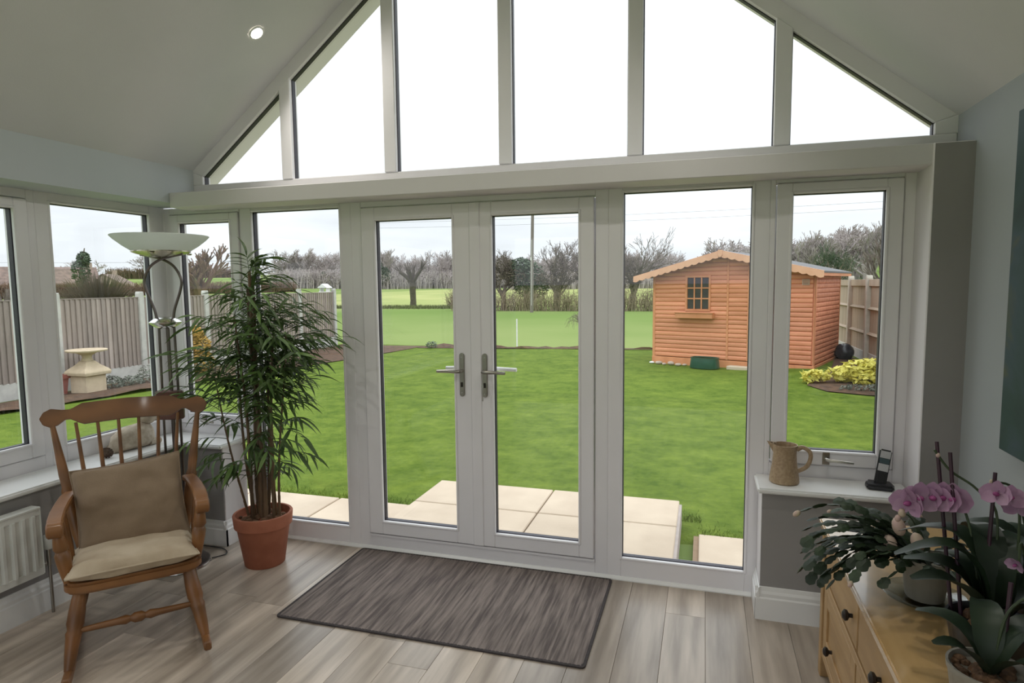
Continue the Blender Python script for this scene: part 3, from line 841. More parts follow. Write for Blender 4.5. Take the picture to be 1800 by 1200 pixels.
# ---------------------------------------------------------------- rug
def rug():
    x0, x1, y0, y1 = -.942, .594, -.858, -.024
    nx = 168
    mb = MB(); prof = []
    for i in range(nx + 1):
        x = x0 + .012 + (x1 - x0 - .024) * i / nx
        prof.append((x, .0075 + (.0016 if i % 2 else 0)))
    ny = 6
    vs_ = []; 
    for j in range(ny + 1):
        y = y0 + .010 + (y1 - y0 - .02) * j / ny
        for x, z in prof: vs_.append((x, y, z))
    fs = [(j * (nx + 1) + i, j * (nx + 1) + i + 1, (j + 1) * (nx + 1) + i + 1, (j + 1) * (nx + 1) + i) for j in range(ny) for i in range(nx)]
    o = MB().add(vs_, fs).build('rug', 'rug', None, recalc=False)
    tag(o, 'grey brown ribbed rug on the floor in front of the glazed doors', 'rug')
    ed = MB(); c = .02
    path = []
    for cx, cy, a0 in ((x1 - c, y1 - c, 0), (x0 + c, y1 - c, 90), (x0 + c, y0 + c, 180), (x1 - c, y0 + c, 270)):
        for k in range(4): path.append((cx + c * math.cos(R(a0 + 30 * k)), cy + c * math.sin(R(a0 + 30 * k))))
    n = len(path)
    cxm, cym = (x0 + x1) / 2, (y0 + y1) / 2
    inner = [(cxm + (a - cxm) * (1 - .013 / .768), cym + (b - cym) * (1 - .013 / .417)) for a, b in path]
    ed.add([(a, b, 0.0005) for a, b in path] + [(a, b, .008) for a, b in path] + [(a, b, .0088) for a, b in inner] + [(a, b, .0005) for a, b in inner],
           [(r_ * n + i, r_ * n + (i + 1) % n, ((r_ + 1) % 4) * n + (i + 1) % n, ((r_ + 1) % 4) * n + i) for r_ in range(4) for i in range(n)])
    ed.build('binding', 'rug_edge', o)
rug()

# ---------------------------------------------------------------- radiator on the left wall
rad = empty('radiator', (WL, -1.7, 0), label='white ribbed panel radiator on the low wall under the left windows', cat='radiator')
y0, y1, z0, z1 = -.72, .53, .225, .555
mb = MB()
prof = []
n = 26; p = (y1 - y0 - .03) / n
for k in range(n):
    a = y0 + .015 + k * p
    prof += [(a, .066), (a + p * .28, .066), (a + p * .42, .078), (a + p * .72, .078), (a + p * .86, .066)]
prof.append((y1 - .015, .066))
poly = [(y0, .066)] + prof + [(y1, .066), (y1, .058), (y0, .058)]
mb.prism(poly, lambda a, b, d: (b, a, d), z0 + .03, z1 - .03)
mb.box(.058, .072, y0, y1, z0, z0 + .032); mb.box(.058, .072, y0, y1, z1 - .032, z1)
mb.build('front_panel', 'rad', rad)
MB().box(.018, .030, y0, y1, z0, z1).build('rear_panel', 'rad', rad, bevel=.002)
mb = MB()
for k in range(31): mb.box(.030, .058, y0 + .02 + k * .04, y0 + .022 + k * .04, z0 + .02, z1 - .02)
tag(mb.build('convector_fins', 'rad', rad), kind='stuff')
MB().box(.016, .076, y0 - .003, y1 + .003, z1 - .004, z1 + .008).build('top_grille', 'rad', rad, bevel=.002)
for yy in (y0 - .002, y1): MB().box(.016, .074, yy, yy + .003, z0 + .005, z1).build('side_panel', 'rad', rad)
MB().box(0, .02, -.5, -.46, .3, .5).box(0, .02, .3, .34, .3, .5).build('bracket', 'rad', rad)
vm = MB().lathe([(0, 0), (.019, 0), (.023, .008), (.024, .055), (.018, .070), (0, .072)], (.045, y1 + .048, .330), seg=20)
v = vm.build('valve_head', 'rad', rad, smooth=True)
MB().tube([(.045, y1, .262), (.045, y1 + .03, .262)], .009, 10).tube([(.045, y1 + .048, .335), (.045, y1 + .048, .245)], .011, 12).build('valve_body', 'satin', rad, smooth=True)
MB().tube([(.045, y1 + .048, .25), (.045, y1 + .048, .0)], .0075, 10).build('pipe', 'satin', rad, smooth=True)

# ---------------------------------------------------------------- ornaments on the left sill
def cat():
    r = empty('cat_ornament', (-2.252, -.42, SILL), R(84), label='beige stone lying cat ornament with pricked ears on the left window sill', cat='ornament')
    # body: one continuous skin from rump to chest (local x = towards the head)
    secs = [(-.105, .0, .020, .022), (-.085, 0, .040, .040), (-.045, 0, .052, .052), (.0, 0, .054, .054), (.035, 0, .050, .056), (.060, 0, .042, .058), (.080, 0, .026, .045), (.088, 0, .012, .03)]
    mb = MB(); seg = 16; vs_ = []
    for x, y, w, h in secs:
        for k in range(seg):
            a = 2 * math.pi * k / seg
            z = h * .92 + math.sin(a) * h
            vs_.append((x, y + math.cos(a) * w * (1.1 if math.sin(a) < 0 else .95), max(.001, z)))
    n = len(secs)
    mb.add(vs_, [(i * seg + k, i * seg + (k + 1) % seg, (i + 1) * seg + (k + 1) % seg, (i + 1) * seg + k) for i in range(n - 1) for k in range(seg)] + [tuple(range(seg)), tuple(range((n - 1) * seg, n * seg))])
    mb.build('body', 'cat', r, smooth=True)
    hd = MB().ball((.062, -.006, .132), .040, 16, 12, (.95, 1.05, .95)).ball((.095, -.006, .120), .019, 12, 8, (1, 1.15, .8))
    h = hd.build('head', 'cat', r, smooth=True)
    for s in (-1, 1):
        MB().add([(.045, -.006 + s * .012, .160), (.070, -.006 + s * .012, .160), (.058, -.006 + s * .040, .148), (.055, -.006 + s * .042, .192)], [(0, 1, 2), (0, 3, 1), (1, 3, 2), (2, 3, 0)]).build('ear', 'cat', h)
    MB().tube(smooth_path([(-.09, .02, .014), (-.07, .062, .012), (-.01, .070, .012), (.04, .060, .011)]), .012, 8).build('tail', 'cat', r, smooth=True)
    for s in (-1, 1): MB().tube([(.05, s * .026, .016), (.105, s * .024, .013)], [.017, .013], 10).build('paw', 'cat', r, smooth=True)
cat()
cat_scale = 1.38
for o in col.objects:
    if o.name.startswith('cat_ornament'): o.scale = (cat_scale,) * 3
def pinecone():
    r = empty('pine_cone', (-2.215, -.645, SILL), label='small brown pine cone on the left sill behind the stone cat', cat='pine cone')
    MB().ball((0, 0, .028), .024, 12, 8, (1.25, 1, 1)).build('core', 'cone', r, smooth=True)
    sc = MB()
    random.seed(5)
    for k in range(70):
        zt = 1 - 2 * (k + .5) / 70; a = k * 2.39996
        d = Vector((zt, math.sqrt(1 - zt * zt) * math.cos(a), math.sqrt(1 - zt * zt) * math.sin(a)))
        c = Vector((0, 0, .029)) + Vector((d.x * .030, d.y * .023, d.z * .023))
        t = d.cross(Vector((1, .01, 0))).normalized() * .006; u = Vector((.006, 0, 0))
        if c.z < .006: continue
        sc.add([c - t, c + t, c + d * .008 + t * .8 + u, c + d * .008 - t * .8 + u], [(0, 1, 2, 3)])
    tag(sc.build('scales', 'cone', r, recalc=False), kind='stuff')
pinecone()

# ---------------------------------------------------------------- jug and telephone on the right sill
jug = empty('jug', (1.432, -.118, SILL), R(-8), label='speckled brown stoneware jug on the right window sill', cat='jug')
MB().lathe([(0, 0), (.062, 0), (.068, .006), (.066, .03), (.056, .09), (.052, .14), (.054, .176), (.057, .186), (.053, .186), (.049, .175), (.046, .14), (.05, .09), (.058, .03), (0, .012)], seg=36).build('body', 'jug', jug, smooth=True)
MB().add([(-.040, -.03, .186), (-.082, 0, .196), (-.040, .03, .186), (-.050, 0, .140), (-.040, -.022, .184), (-.072, 0, .192), (-.040, .022, .184)], [(0, 1, 3), (1, 2, 3), (4, 5, 1, 0), (5, 6, 2, 1)]).build('spout', 'jug', jug, smooth=True, recalc=False)
MB().tube(smooth_path([(.052, 0, .165), (.078, 0, .178), (.108, 0, .160), (.112, 0, .125), (.095, 0, .085), (.058, 0, .060)]), [.011] * 8 + [.010] * 33, 10).build('handle', 'jug', jug, smooth=True)
ph = empty('telephone', (1.845, -.105, SILL), R(-8), label='black cordless telephone standing in its charger on the right sill', cat='telephone')
MB().prism([(-.055, -.045), (.055, -.045), (.06, .0), (.05, .05), (-.05, .05), (-.06, 0)], XY, 0, .026).build('charger', 'black', ph, bevel=.008, smooth=True, bseg=2)
TM = Matrix.Translation((0, 0, .018)) @ Matrix.Rotation(R(9), 4, 'Y') @ Matrix.Rotation(R(-14), 4, 'X')
hs = MB().prism([(-.024, -.012), (.024, -.012), (.026, 0), (.022, .013), (-.022, .013), (-.026, 0)], XY, 0, .165).xf(TM).build('handset', 'black', ph, bevel=.006, smooth=True, bseg=2)
MB().box(-.021, .021, -.0145, -.011, .125, .158).xf(TM).build('earpiece', 'grey_plastic', hs)
MB().box(-.020, .020, -.0145, -.011, .100, .123).xf(TM).build('display', 'screen', hs)
MB().box(-.021, .021, -.0145, -.011, .064, .098).xf(TM).build('keypad_surround', 'grey_plastic', hs)
kp = MB()
for i in range(3):
    for j in range(4): kp.box(-.017 + i * .0125, -.008 + i * .0125, -.015, -.011, .012 + j * .012, .020 + j * .012)
tag(kp.xf(TM).build('keypad', 'black', hs), kind='stuff')

# ---------------------------------------------------------------- painting
pic = MB().box(WR - .032, WR - .002, -1.65, -.665, 1.0, 2.20).build('painting', 'painting', None, bevel=.002)
tag(pic, 'dark green abstract canvas hanging on the right wall', 'painting')

# ---------------------------------------------------------------- sideboard
sb = empty('sideboard', (1.527, -.59, 0), label='honey oak sideboard with dark knobs against the right wall', cat='sideboard')
D = .575; LEN = 1.75; H = .65           # local: x depth to the wall, y negative towards the room
MB().box(-.012, D, -LEN, .012, H - .028, H).build('top', 'oak', sb, bevel=.005, bseg=2)
for y in (-.045, -LEN + .0):
    for x in (0, D - .05): MB().box(x, x + .045, y, y + .045, 0, H - .028).build('leg', 'oak_dark', sb, bevel=.003)
MB().box(.012, D - .02, -.030, -.012, .09, H - .028).build('end_panel', 'oak_dark', sb)
MB().box(.012, D - .02, -LEN + .012, -LEN + .03, .09, H - .028).build('end_panel', 'oak_dark', sb)
MB().box(D - .03, D - .02, -LEN + .03, -.03, .09, H - .028).build('rear_panel', 'oak_dark', sb)
MB().box(.004, .03, -LEN + .045, -.045, .09, .125).box(.004, .03, -LEN + .045, -.045, .395, .425).build('front_rail', 'oak_dark', sb, bevel=.002)
MB().box(.03, D - .03, -LEN + .03, -.03, .09, .105).build('bottom_board', 'oak_dark', sb)
seg_l = (LEN - .09) / 3
for k in range(3):
    ya = -.045 - k * seg_l
    d = MB().box(.008, .026, ya - seg_l + .008, ya - .008, .430, H - .036).build('drawer', 'oak_dark', sb, bevel=.003)
    MB().lathe([(0, 0), (.007, 0), (.007, .010), (.017, .016), (.019, .024), (.010, .031), (0, .032)], seg=16).xf(Matrix.Translation((.008, ya - seg_l / 2 - .20 * (k == 0), .512)) @ Matrix.Rotation(R(-90), 4, 'Y')).build('knob', 'iron', d, smooth=True)
    dm = MB()
    dm.box(.006, .026, ya - .068, ya - .008, .130, .390); dm.box(.006, .026, ya - seg_l + .008, ya - seg_l + .068, .130, .390)
    dm.box(.006, .026, ya - seg_l + .068, ya - .068, .330, .390); dm.box(.006, .026, ya - seg_l + .068, ya - .068, .130, .190)
    d = dm.build('door', 'oak_dark', sb, bevel=.002)
    MB().box(.014, .024, ya - seg_l + .06, ya - .06, .18, .34).build('door_panel', 'oak_dark', d)
    MB().lathe([(0, 0), (.007, 0), (.007, .010), (.016, .016), (.018, .024), (.010, .031), (0, .032)], seg=16).xf(Matrix.Translation((.006, ya - .19 if k == 0 else ya - seg_l + .04, .215)) @ Matrix.Rotation(R(-90), 4, 'Y')).build('knob', 'iron', d, smooth=True)

# ---------------------------------------------------------------- plants on the sideboard
ST = H
def petal(w, l, cup, seg=5):
    vs_ = []; fs = []
    for i in range(seg + 1):
        t = i / seg
        ww = w * math.sin(math.pi * (.12 + .86 * t)) ** .8
        for j in (-1, -.5, 0, .5, 1): vs_.append((l * t, j * ww, cup * (t * t * l * .5 - (1 - j * j) * ww * .5)))
    for i in range(seg):
        for j in range(4): fs.append((i * 5 + j, i * 5 + j + 1, i * 5 + j + 6, i * 5 + j + 5))
    return MB().add(vs_, fs)
def frame(p, d, up=Vector((0, 0, 1))):
    d = Vector(d).normalized(); y_ = up.cross(d)
    if y_.length < .05: y_ = Vector((0, 1, 0))
    y_.normalize(); z_ = d.cross(y_); p = Vector(p)
    return Matrix(((d.x, y_.x, z_.x, p.x), (d.y, y_.y, z_.y, p.y), (d.z, y_.z, z_.z, p.z), (0, 0, 0, 1)))
PET = petal(.025, .038, .5).mesh('petal', 'petal', recalc=False, smooth=True)
PET2 = petal(.016, .036, .4).mesh('petal', 'petal', recalc=False, smooth=True)
LIP = MB().ball((.008, 0, 0), .008, 10, 6, (1.3, .9, .7)).mesh('lip', 'petal_dark', smooth=True)
def flower(root, p, face, sc=1.0):
    fm = frame(p, face)
    f = link('flower', None, root) if False else None
    ctr = link('flower', LIP, root); ctr.matrix_basis = fm @ Matrix.Scale(sc, 4)
    for a, me in ((0, PET), (180, PET), (90, PET2), (215, PET2), (325, PET2)):
        o = link('petal', me, ctr)
        o.matrix_basis = Matrix.Rotation(R(a), 4, 'X') @ Matrix(((0, 0, 1, 0), (1, 0, 0, 0), (0, 1, 0, 0), (0, 0, 0, 1))) @ Matrix.Rotation(R(-8), 4, 'Y')
def strap(L, W, arch, seed):
    n = 8; vs_ = []; fs = []
    for i in range(n + 1):
        t = i / n
        w = W * math.sin(math.pi * (.10 + .86 * t)) ** .6
        z = arch * L * (math.sin(t * 2.2) * .6 - t * t * .35)
        for j in (-1, 0, 1): vs_.append((L * t, j * w, z + abs(j) * w * .35))
    for i in range(n):
        for j in range(2): fs.append((i * 3 + j, i * 3 + j + 1, i * 3 + j + 4, i * 3 + j + 3))
    return MB().add(vs_, fs)
def pot_prof(r, h): return [(0, 0), (r * .74, 0), (r * .78, .004), (r * .97, h * .86), (r, h * .88), (r * 1.02, h), (r * .95, h), (r * .90, h * .86), (0, h * .84)]
def orchid(name, loc, pr, phh, mat, label, leaves, stakes, spikes, sd):
    """leaves: list of (azimuth, length, width, arch); stakes: list of end points; spikes: (path, [(t, face)])"""
    r = empty(name, (loc[0], loc[1], ST), label=label, cat='orchid', group=None)
    MB().lathe(pot_prof(pr, phh), seg=32).build('pot', mat, r, smooth=True)
    random.seed(sd); mb = MB()
    for k in range(26):
        a, q = random.uniform(0, 6.28), pr * .82 * math.sqrt(random.random()); mb.ball((q * math.cos(a), q * math.sin(a), phh * .86), random.uniform(.010, .018), 6, 4, (1, 1, .7))
    tag(mb.build('bark_chips', 'bark_mulch', r), kind='stuff')
    for az, L, W, ar in leaves:
        strap(L, W, ar, 0).xf(Matrix.Translation((.01 * math.cos(R(az)), .01 * math.sin(R(az)), phh * .9)) @ Matrix.Rotation(R(az), 4, 'Z') @ Matrix.Rotation(R(-28), 4, 'Y')).build('leaf', 'orchid_leaf', r, smooth=True, recalc=False)
    for a, b in stakes: MB().tube([a, b], .0048, 8).build('stake', 'stick', r)
    for path, fl, buds in spikes:
        sp = smooth_path(path, 6)
        MB().tube(sp, .0032, 6).build('flower_stem', 'stem', r, smooth=True)
        for t, face, *fs_ in fl:
            p = sp[min(len(sp) - 1, int(t * (len(sp) - 1)))]
            flower(r, p + Vector(face) * .012, face, (fs_ or [1.25])[0])
        for t, s_ in buds:
            p = sp[min(len(sp) - 1, int(t * (len(sp) - 1)))]
            MB().ball(p, .011 * s_, 10, 8, (1, .9, 1.25)).build('bud', 'petal_pale', r, smooth=True)
    return r
FC = (-.35, -.92, .15)
orchid('potted_orchid', (1.745, -1.575), .098, .125, 'dark_pot', 'mauve moth orchid in a dark pot with three purple stakes on the sideboard',
       [(200, .24, .040, .5), (160, .22, .042, .7), (120, .20, .038, .9), (60, .22, .042, .8), (20, .20, .040, .5), (250, .18, .038, .4), (300, .20, .036, .5), (90, .26, .036, 1.3), (140, .27, .038, 1.2), (45, .25, .036, 1.3), (180, .26, .036, 1.1)],
       [((-.07, .055, .10), (-.104, .115, .541)), ((-.055, .035, .10), (-.079, .095, .519)), ((-.013, .025, .10), (.015, .075, .479))],
       [([(-.02, .02, .11), (-.03, .05, .28), (-.05, .085, .385), (-.09, .10, .395), (-.15, .10, .385), (-.19, .10, .33)], [(.50, FC), (.58, (-.6, -.8, .2)), (.68, FC), (.78, (-.2, -.95, .25)), (.86, (-.7, -.7, .0))], [(.95, .9), (1, .7)]),
        ([(.03, 0, .11), (.05, .02, .30), (.04, .01, .42), (-.005, -.005, .445)], [(.72, FC, .95), (.86, (-.1, -.95, .2), .9), (1.0, (-.6, -.7, .3), .95)], []),
        ([(.05, -.02, .11), (.06, -.02, .24), (.035, -.03, .34), (.03, -.04, .27)], [(.66, (.6, -.6, .1), .7), (.92, (-.7, -.5, -.3), .6)], []),
        ([(.0, .03, .11), (.02, .06, .36), (-.02, .08, .43), (-.075, .10, .47), (-.11, .11, .52)], [], [(.95, .5)])], 5)
orchid('potted_orchid', (1.655, -1.80), .078, .125, 'grey_pot', 'leafy orchid in a pale grey pot, nearest the camera on the sideboard',
       [(150, .16, .030, .7), (80, .17, .032, .9), (20, .18, .032, .7), (200, .14, .028, .4), (300, .15, .03, .4)], [((.03, .02, .1), (.05, .05, .30))],
       [([(.01, .01, .11), (.04, .03, .24), (.10, .03, .30)], [], [])], 6)
orchid('potted_orchid', (1.93, -1.33), .075, .13, 'dark_pot', 'dark-leaved orchid without flowers near the wall, behind the staked orchid on the sideboard',
       [(200, .22, .036, .9), (240, .20, .036, .7), (150, .22, .036, 1.0), (100, .20, .034, .9), (30, .12, .03, .5), (280, .18, .034, .8)], [((0, .01, .11), (-.02, .02, .36))],
       [([(0, 0, .11), (-.03, 0, .30), (-.07, -.02, .40), (-.13, -.05, .42)], [], [(1, .6)])], 7)

# Christmas cactus: flat jointed stems arching out of a grey pot on a glass saucer
cac = empty('christmas_cactus', (1.70, -1.235, ST + .012), label='sprawling christmas cactus with pale pink buds in a grey pot on the sideboard', cat='plant')
MB().lathe(pot_prof(.066, .125), seg=32).build('pot', 'grey_pot', cac, smooth=True)
SEG = MB().add([(0, -.006, 0), (0, .006, 0), (.010, -.014, 0), (.010, .014, 0), (.016, -.0125, .001), (.016, .0125, .001), (.026, -.016, 0), (.026, .016, 0), (.032, -.0135, 0), (.032, .0135, 0), (.040, -.006, 0), (.040, .006, 0),
                (.010, 0, .0035), (.026, 0, .0035), (.010, 0, -.0035), (.026, 0, -.0035)],
               [(0, 1, 12), (0, 12, 2), (1, 3, 12), (2, 12, 13, 4), (3, 5, 13, 12), (4, 13, 6), (5, 7, 13), (6, 13, 8), (7, 9, 13), (8, 13, 10), (9, 11, 13), (10, 13, 11),
                (1, 0, 14), (14, 0, 2), (3, 1, 14), (15, 14, 2, 4), (15, 5, 3, 14), (15, 4, 6), (7, 5, 15), (15, 6, 8), (9, 7, 15), (15, 8, 10), (11, 9, 15), (15, 10, 11)]).mesh('stem_segment', 'cactus', recalc=False)
BUD = MB().ball((.022, 0, 0), .0165, 12, 8, (1.5, .95, .95)).mesh('bud', 'petal_pale', smooth=True)
random.seed(17)
arms = []
for k in range(30):
    az = random.uniform(70, 290) if k < 26 else random.uniform(-60, 60)
    arms.append((az, random.uniform(.25, .7), random.randint(4, 8)))
arms += [(222, .1, 5), (190, .35, 8), (184, .25, 9), (176, .3, 9), (192, .15, 8), (168, .4, 9), (200, .3, 8), (180, .45, 10), (172, .35, 9), (198, .6, 9), (188, .7, 10), (176, .9, 10), (160, .45, 8), (100, .9, 6), (120, .8, 7), (178, .62, 9), (186, .50, 9), (170, .75, 9), (195, .45, 9), (165, .6, 9), (203, .35, 8), (182, .8, 8), (150, .8, 8), (135, .85, 7)]
nseg = 0; extra = MB(); SEGV = [tuple(v.co) for v in SEG.vertices]; SEGF = [tuple(p.vertices) for p in SEG.polygons]
for az, el, ns in sorted(arms, key=lambda a_: abs(a_[0] - 185)):
    p = Vector((.03 * math.cos(R(az)), .03 * math.sin(R(az)), .115))
    pitch = el * 1.25
    a = R(az); fall = random.uniform(.16, .26) if ns < 8 else .165
    for j in range(ns):
        d = Vector((math.cos(a) * math.cos(pitch), math.sin(a) * math.cos(pitch), math.sin(pitch)))
        if p.z + ST < ST + .02 and (p + cac.location).x > 1.50: break
        sc = random.uniform(.85, 1.15); m4 = frame(p, d) @ Matrix.Rotation(random.uniform(-.8, .8), 4, 'X') @ Matrix.Scale(sc, 4)
        if nseg < 296: o = link('stem_segment', SEG, cac); o.matrix_basis = m4
        else: extra.add([m4 @ Vector(v) for v in SEGV], SEGF)
        nseg += 1
        p = p + d * .038 * sc
        pitch -= fall; a += random.uniform(-.12, .12)
    else:
        if random.random() < .12:
            o = link('bud', BUD, cac); o.matrix_basis = frame(p, d + Vector((0, 0, -.3))) @ Matrix.Scale(random.uniform(.35, .6), 4)
for (bx_, by_, bz_) in ((-.088, -.015, .222), (-.109, -.02, .168), (-.041, -.03, .185)):
    o = link('bud', BUD, cac); o.matrix_basis = frame((bx_, by_, bz_ + .02), (.25, -.2, -1.0)) @ Matrix.Scale(1.15, 4)
tag(extra.build('stems', 'cactus', cac, recalc=False), kind='stuff')
MB().tube(smooth_path([(.0, 0, .11), (-.04, -.01, .23), (-.07, -.015, .255), (-.10, -.02, .22)]), .0022, 6).tube(smooth_path([(.0, 0, .11), (-.02, -.02, .20), (-.04, -.03, .215)]), .0022, 6).build('flower_stem', 'stem', cac)
sau = MB().lathe([(0, 0), (.055, 0), (.095, .010), (.112, .020), (.110, .022), (.094, .013), (.055, .006), (0, .006)], (1.70, -1.235, ST), seg=40).build('glass_saucer', 'vase', None, smooth=True)
tag(sau, 'shallow smoky glass saucer under the christmas cactus pot', 'saucer')

# =================================================================== the garden
G = -.30
def bump(x, a, b):
    t = max(0, min(1, (x - a) / (b - a))); return t * t * (3 - 2 * t)
def ground(x, y):
    """garden level; the lawn rises slightly towards the right-hand shed corner"""
    return G + .11 * bump(x, 1.2, 3.4) * bump(y, 7.5, 10.5)
def grid(x0, x1, y0, y1, nx, ny, fn):
    vs_ = [(x0 + (x1 - x0) * i / nx, y0 + (y1 - y0) * j / ny) for j in range(ny + 1) for i in range(nx + 1)]
    return MB().add([(a, b, fn(a, b)) for a, b in vs_], [(j * (nx + 1) + i, j * (nx + 1) + i + 1, (j + 1) * (nx + 1) + i + 1, (j + 1) * (nx + 1) + i) for j in range(ny) for i in range(nx)])
lawn = grid(-10.9, 7.0, .08, 15.2, 120, 110, lambda x, y: ground(x, y) + .012 * noise.noise(Vector((x * .8, y * .8, 0))) - .012 - .07 * (1 - bump(y, 1.40, 1.56))).build('lawn', 'lawn', None, smooth=True, recalc=False)
lawn['kind'] = 'structure'
def hill(x, y):
    d = math.hypot(x - 1, y + 3)
    az = math.atan2(x - 1, y + 3)                      # 0 = straight out, negative = left
    left = bump(-az, R(27), R(36)); right = bump(az, R(7), R(12))
    h = -.34 + .95 * bump(d, 45, 190)
    h += left * 8.6 * bump(d, 150, 430) + right * 7.0 * bump(d, 60, 240) + 3.0 * bump(d, 300, 600) * (1 - left)
    return h
# open country beyond the garden: one terrain in rings that grow with distance
rings = [0, 8, 14, 20, 28, 38, 50, 65, 85, 110, 140, 175, 215, 260, 310, 370, 440, 520, 700, 1200]
na = 96
vs_ = []; fs = []
for d in rings:
    for k in range(na):
        a = 2 * math.pi * k / na
        x, y = 1 + d * math.sin(a), -3 + d * math.cos(a)
        vs_.append((x, y, hill(x, y) if y > 6 else -.36))
for i in range(len(rings) - 1):
    for k in range(na):
        fs.append((i * na + k, i * na + (k + 1) % na, (i + 1) * na + (k + 1) % na, (i + 1) * na + k))
fld = MB().add(vs_, fs).build('field', 'field', None, smooth=True, recalc=False)
fld['kind'] = 'structure'
sf = grid(-62, -3, 48.5, 150, 40, 60, lambda x, y: hill(x, y) + .05).build('stubble_field', 'stubble', None, smooth=True, recalc=False)
sf['kind'] = 'structure'

# paving: raised landing outside the doors and the path beside it
land = empty('paved_landing', (-.13, 0, 0), label='raised buff paved landing step outside the glazed doors', cat='landing step')
MB().box(-1.06, 1.0, .085, 1.76, G - .05, -.18).build('step_core', 'mortar', land)
for ix in range(2):
    for iy in range(3):
        x0 = -1.075 + ix * 1.047; y0 = .085 + iy * .57
        o = MB().box(x0 + .006, x0 + 1.041, y0 + .005, y0 + .562, -.185, -.140).build('paving_slab', 'slab', land, bevel=.006)
MB().box(1.0, 1.035, .085, 1.73, G - .03, -.150).build('riser_board', 'riser', land, bevel=.004)
path = empty('paved_path', (0, 0, 0), label='row of buff paving slabs along the house wall beside the landing step', cat='path')
for xs in ([-3.88, -2.98, -2.08, -1.19], [1.03, 1.93, 2.83, 3.73]):
    for a, b in zip(xs, xs[1:]):
        for c, d in ((.085, .975), (.985, 1.515)):
            MB().box(a + .008, b - .008, c, d, G - .06, G + .006).build('paving_slab', 'slab', path, bevel=.006)
MB().box(-3.9, -1.19, .085, 1.51, G - .07, G - .012).box(1.0, 3.75, .085, 1.51, G - .07, G - .012).build('bedding', 'mortar', path)

# blades of grass along the slab edges and lawn edge: nobody could count them
random.seed(9)
gr = MB()
for k in range(5200):
    if k < 3000: x, y = random.uniform(-4, 3.2), 1.50 + abs(random.gauss(0, .10))
    else: x, y = random.uniform(-1.35, 1.05), 1.77 + abs(random.gauss(0, .10))
    if -1.2 < x < 1.03 and y < 1.775: continue
    if k < 3000 and -1.25 < x < 1.03: continue
    z = ground(x, y) - .008; h = random.uniform(.014, .040); a = random.uniform(0, 6.28); w = .0022
    dx, dy = math.cos(a) * h * .5, math.sin(a) * h * .5
    gr.add([(x - w, y, z), (x + w, y, z), (x + dx, y + dy, z + h)], [(0, 1, 2)])
tag(gr.build('grass_tufts', 'lawn', None, recalc=False), 'short green grass blades at the paving edge', 'grass', kind='stuff')

# soil beds: lumpy strips cut into the lawn
def bed(poly, h, label, seed, name='soil_bed'):
    bm = bmesh.new()
    vv = [bm.verts.new((a, b, ground(a, b) - .02)) for a, b in poly]
    f = bm.faces.new(vv)
    bmesh.ops.triangulate(bm, faces=[f])
    for _ in range(4): bmesh.ops.subdivide_edges(bm, edges=[e for e in bm.edges if e.calc_length() > .30], cuts=1)
    bmesh.ops.triangulate(bm, faces=bm.faces)
    for v in bm.verts:
        if not v.is_boundary: v.co.z = ground(v.co.x, v.co.y) + h * (.45 + .75 * noise.noise(Vector((v.co.x * 2.3, v.co.y * 2.3, seed))) + .4 * noise.noise(Vector((v.co.x * 7, v.co.y * 7, seed))))
        else: v.co.z = ground(v.co.x, v.co.y) + .002
    bmesh.ops.recalc_face_normals(bm, faces=bm.faces)
    for f in bm.faces:
        if f.normal.z < 0: f.normal_flip()
    me = bpy.data.meshes.new(name); bm.to_mesh(me); bm.free(); me.materials.append(M['soil'])
    tag(link(name, me), label, 'soil bed')
bed([(-10.35, 2.5), (-9.55, 2.5), (-9.45, 8.3), (-8.55, 9.5), (-7.9, 11.0), (-7.5, 13.9), (-7.4, 14.9), (-10.35, 14.7)], .09, 'brown soil bed along the foot of the left garden fence', 1)
bed([(-7.4, 14.25), (-4, 14.75), (-.2, 15.15), (-.2, 15.5), (-4, 15.15), (-7.4, 14.9)], .13, 'long thin brown soil strip across the far end of the lawn', 2)
bed([(2.85, 9.0), (3.1, 8.5), (3.7, 8.3), (4.45, 8.2), (4.45, 14.2), (4.28, 14.2), (4.28, 13.3), (3.68, 11.4), (3.36, 10.4)], .06, 'dark soil bed between the shed and the right fence', 3)

# ---------------------------------------------------------------- left fence
FX = -10.40
fence = empty('garden_fence', (FX, 8, G), label='weathered vertical board fence with concrete posts along the left of the garden', cat='fence')
posts = [14.46 - 1.83 * k for k in range(7)]
for i, y in enumerate(posts):
    MB().prism([(-.06, 0), (.06, 0), (.06, 1.80), (.045, 1.845), (-.045, 1.845), (-.06, 1.80)], lambda a, b, d: (d, y - 8 + a, b), -.06, .06).build('post', 'concrete', fence, bevel=.008)
for ya, yb in zip(posts[1:], posts):
    MB().box(-.02, .02, ya - 8 + .06, yb - 8 - .06, 0, .30).build('gravel_board', 'concrete', fence, bevel=.004)
    pn = MB().box(-.035, -.012, ya - 8 + .06, yb - 8 - .06, .32, .36).box(-.035, -.012, ya - 8 + .06, yb - 8 - .06, 1.55, 1.60)
    pn.box(-.035, .03, ya - 8 + .06, yb - 8 - .06, 1.715, 1.735)
    p = pn.build('fence_panel', 'fence_board', fence)
    n = 16; w = (1.83 - .12) / n
    me = None
    for k in range(n):
        if me is None:
            me = MB().prism([(0, .016), (w * 1.10, -.006), (w * 1.10, .006), (0, .034)], lambda a, b, d: (b, a, d), .30, 1.715).mesh('fence_board', 'fence_board')
        o = link('fence_board', me, p); o.location = (.0 + random.uniform(-.002, .002), ya - 8 + .06 + k * w, random.uniform(-.006, .004))

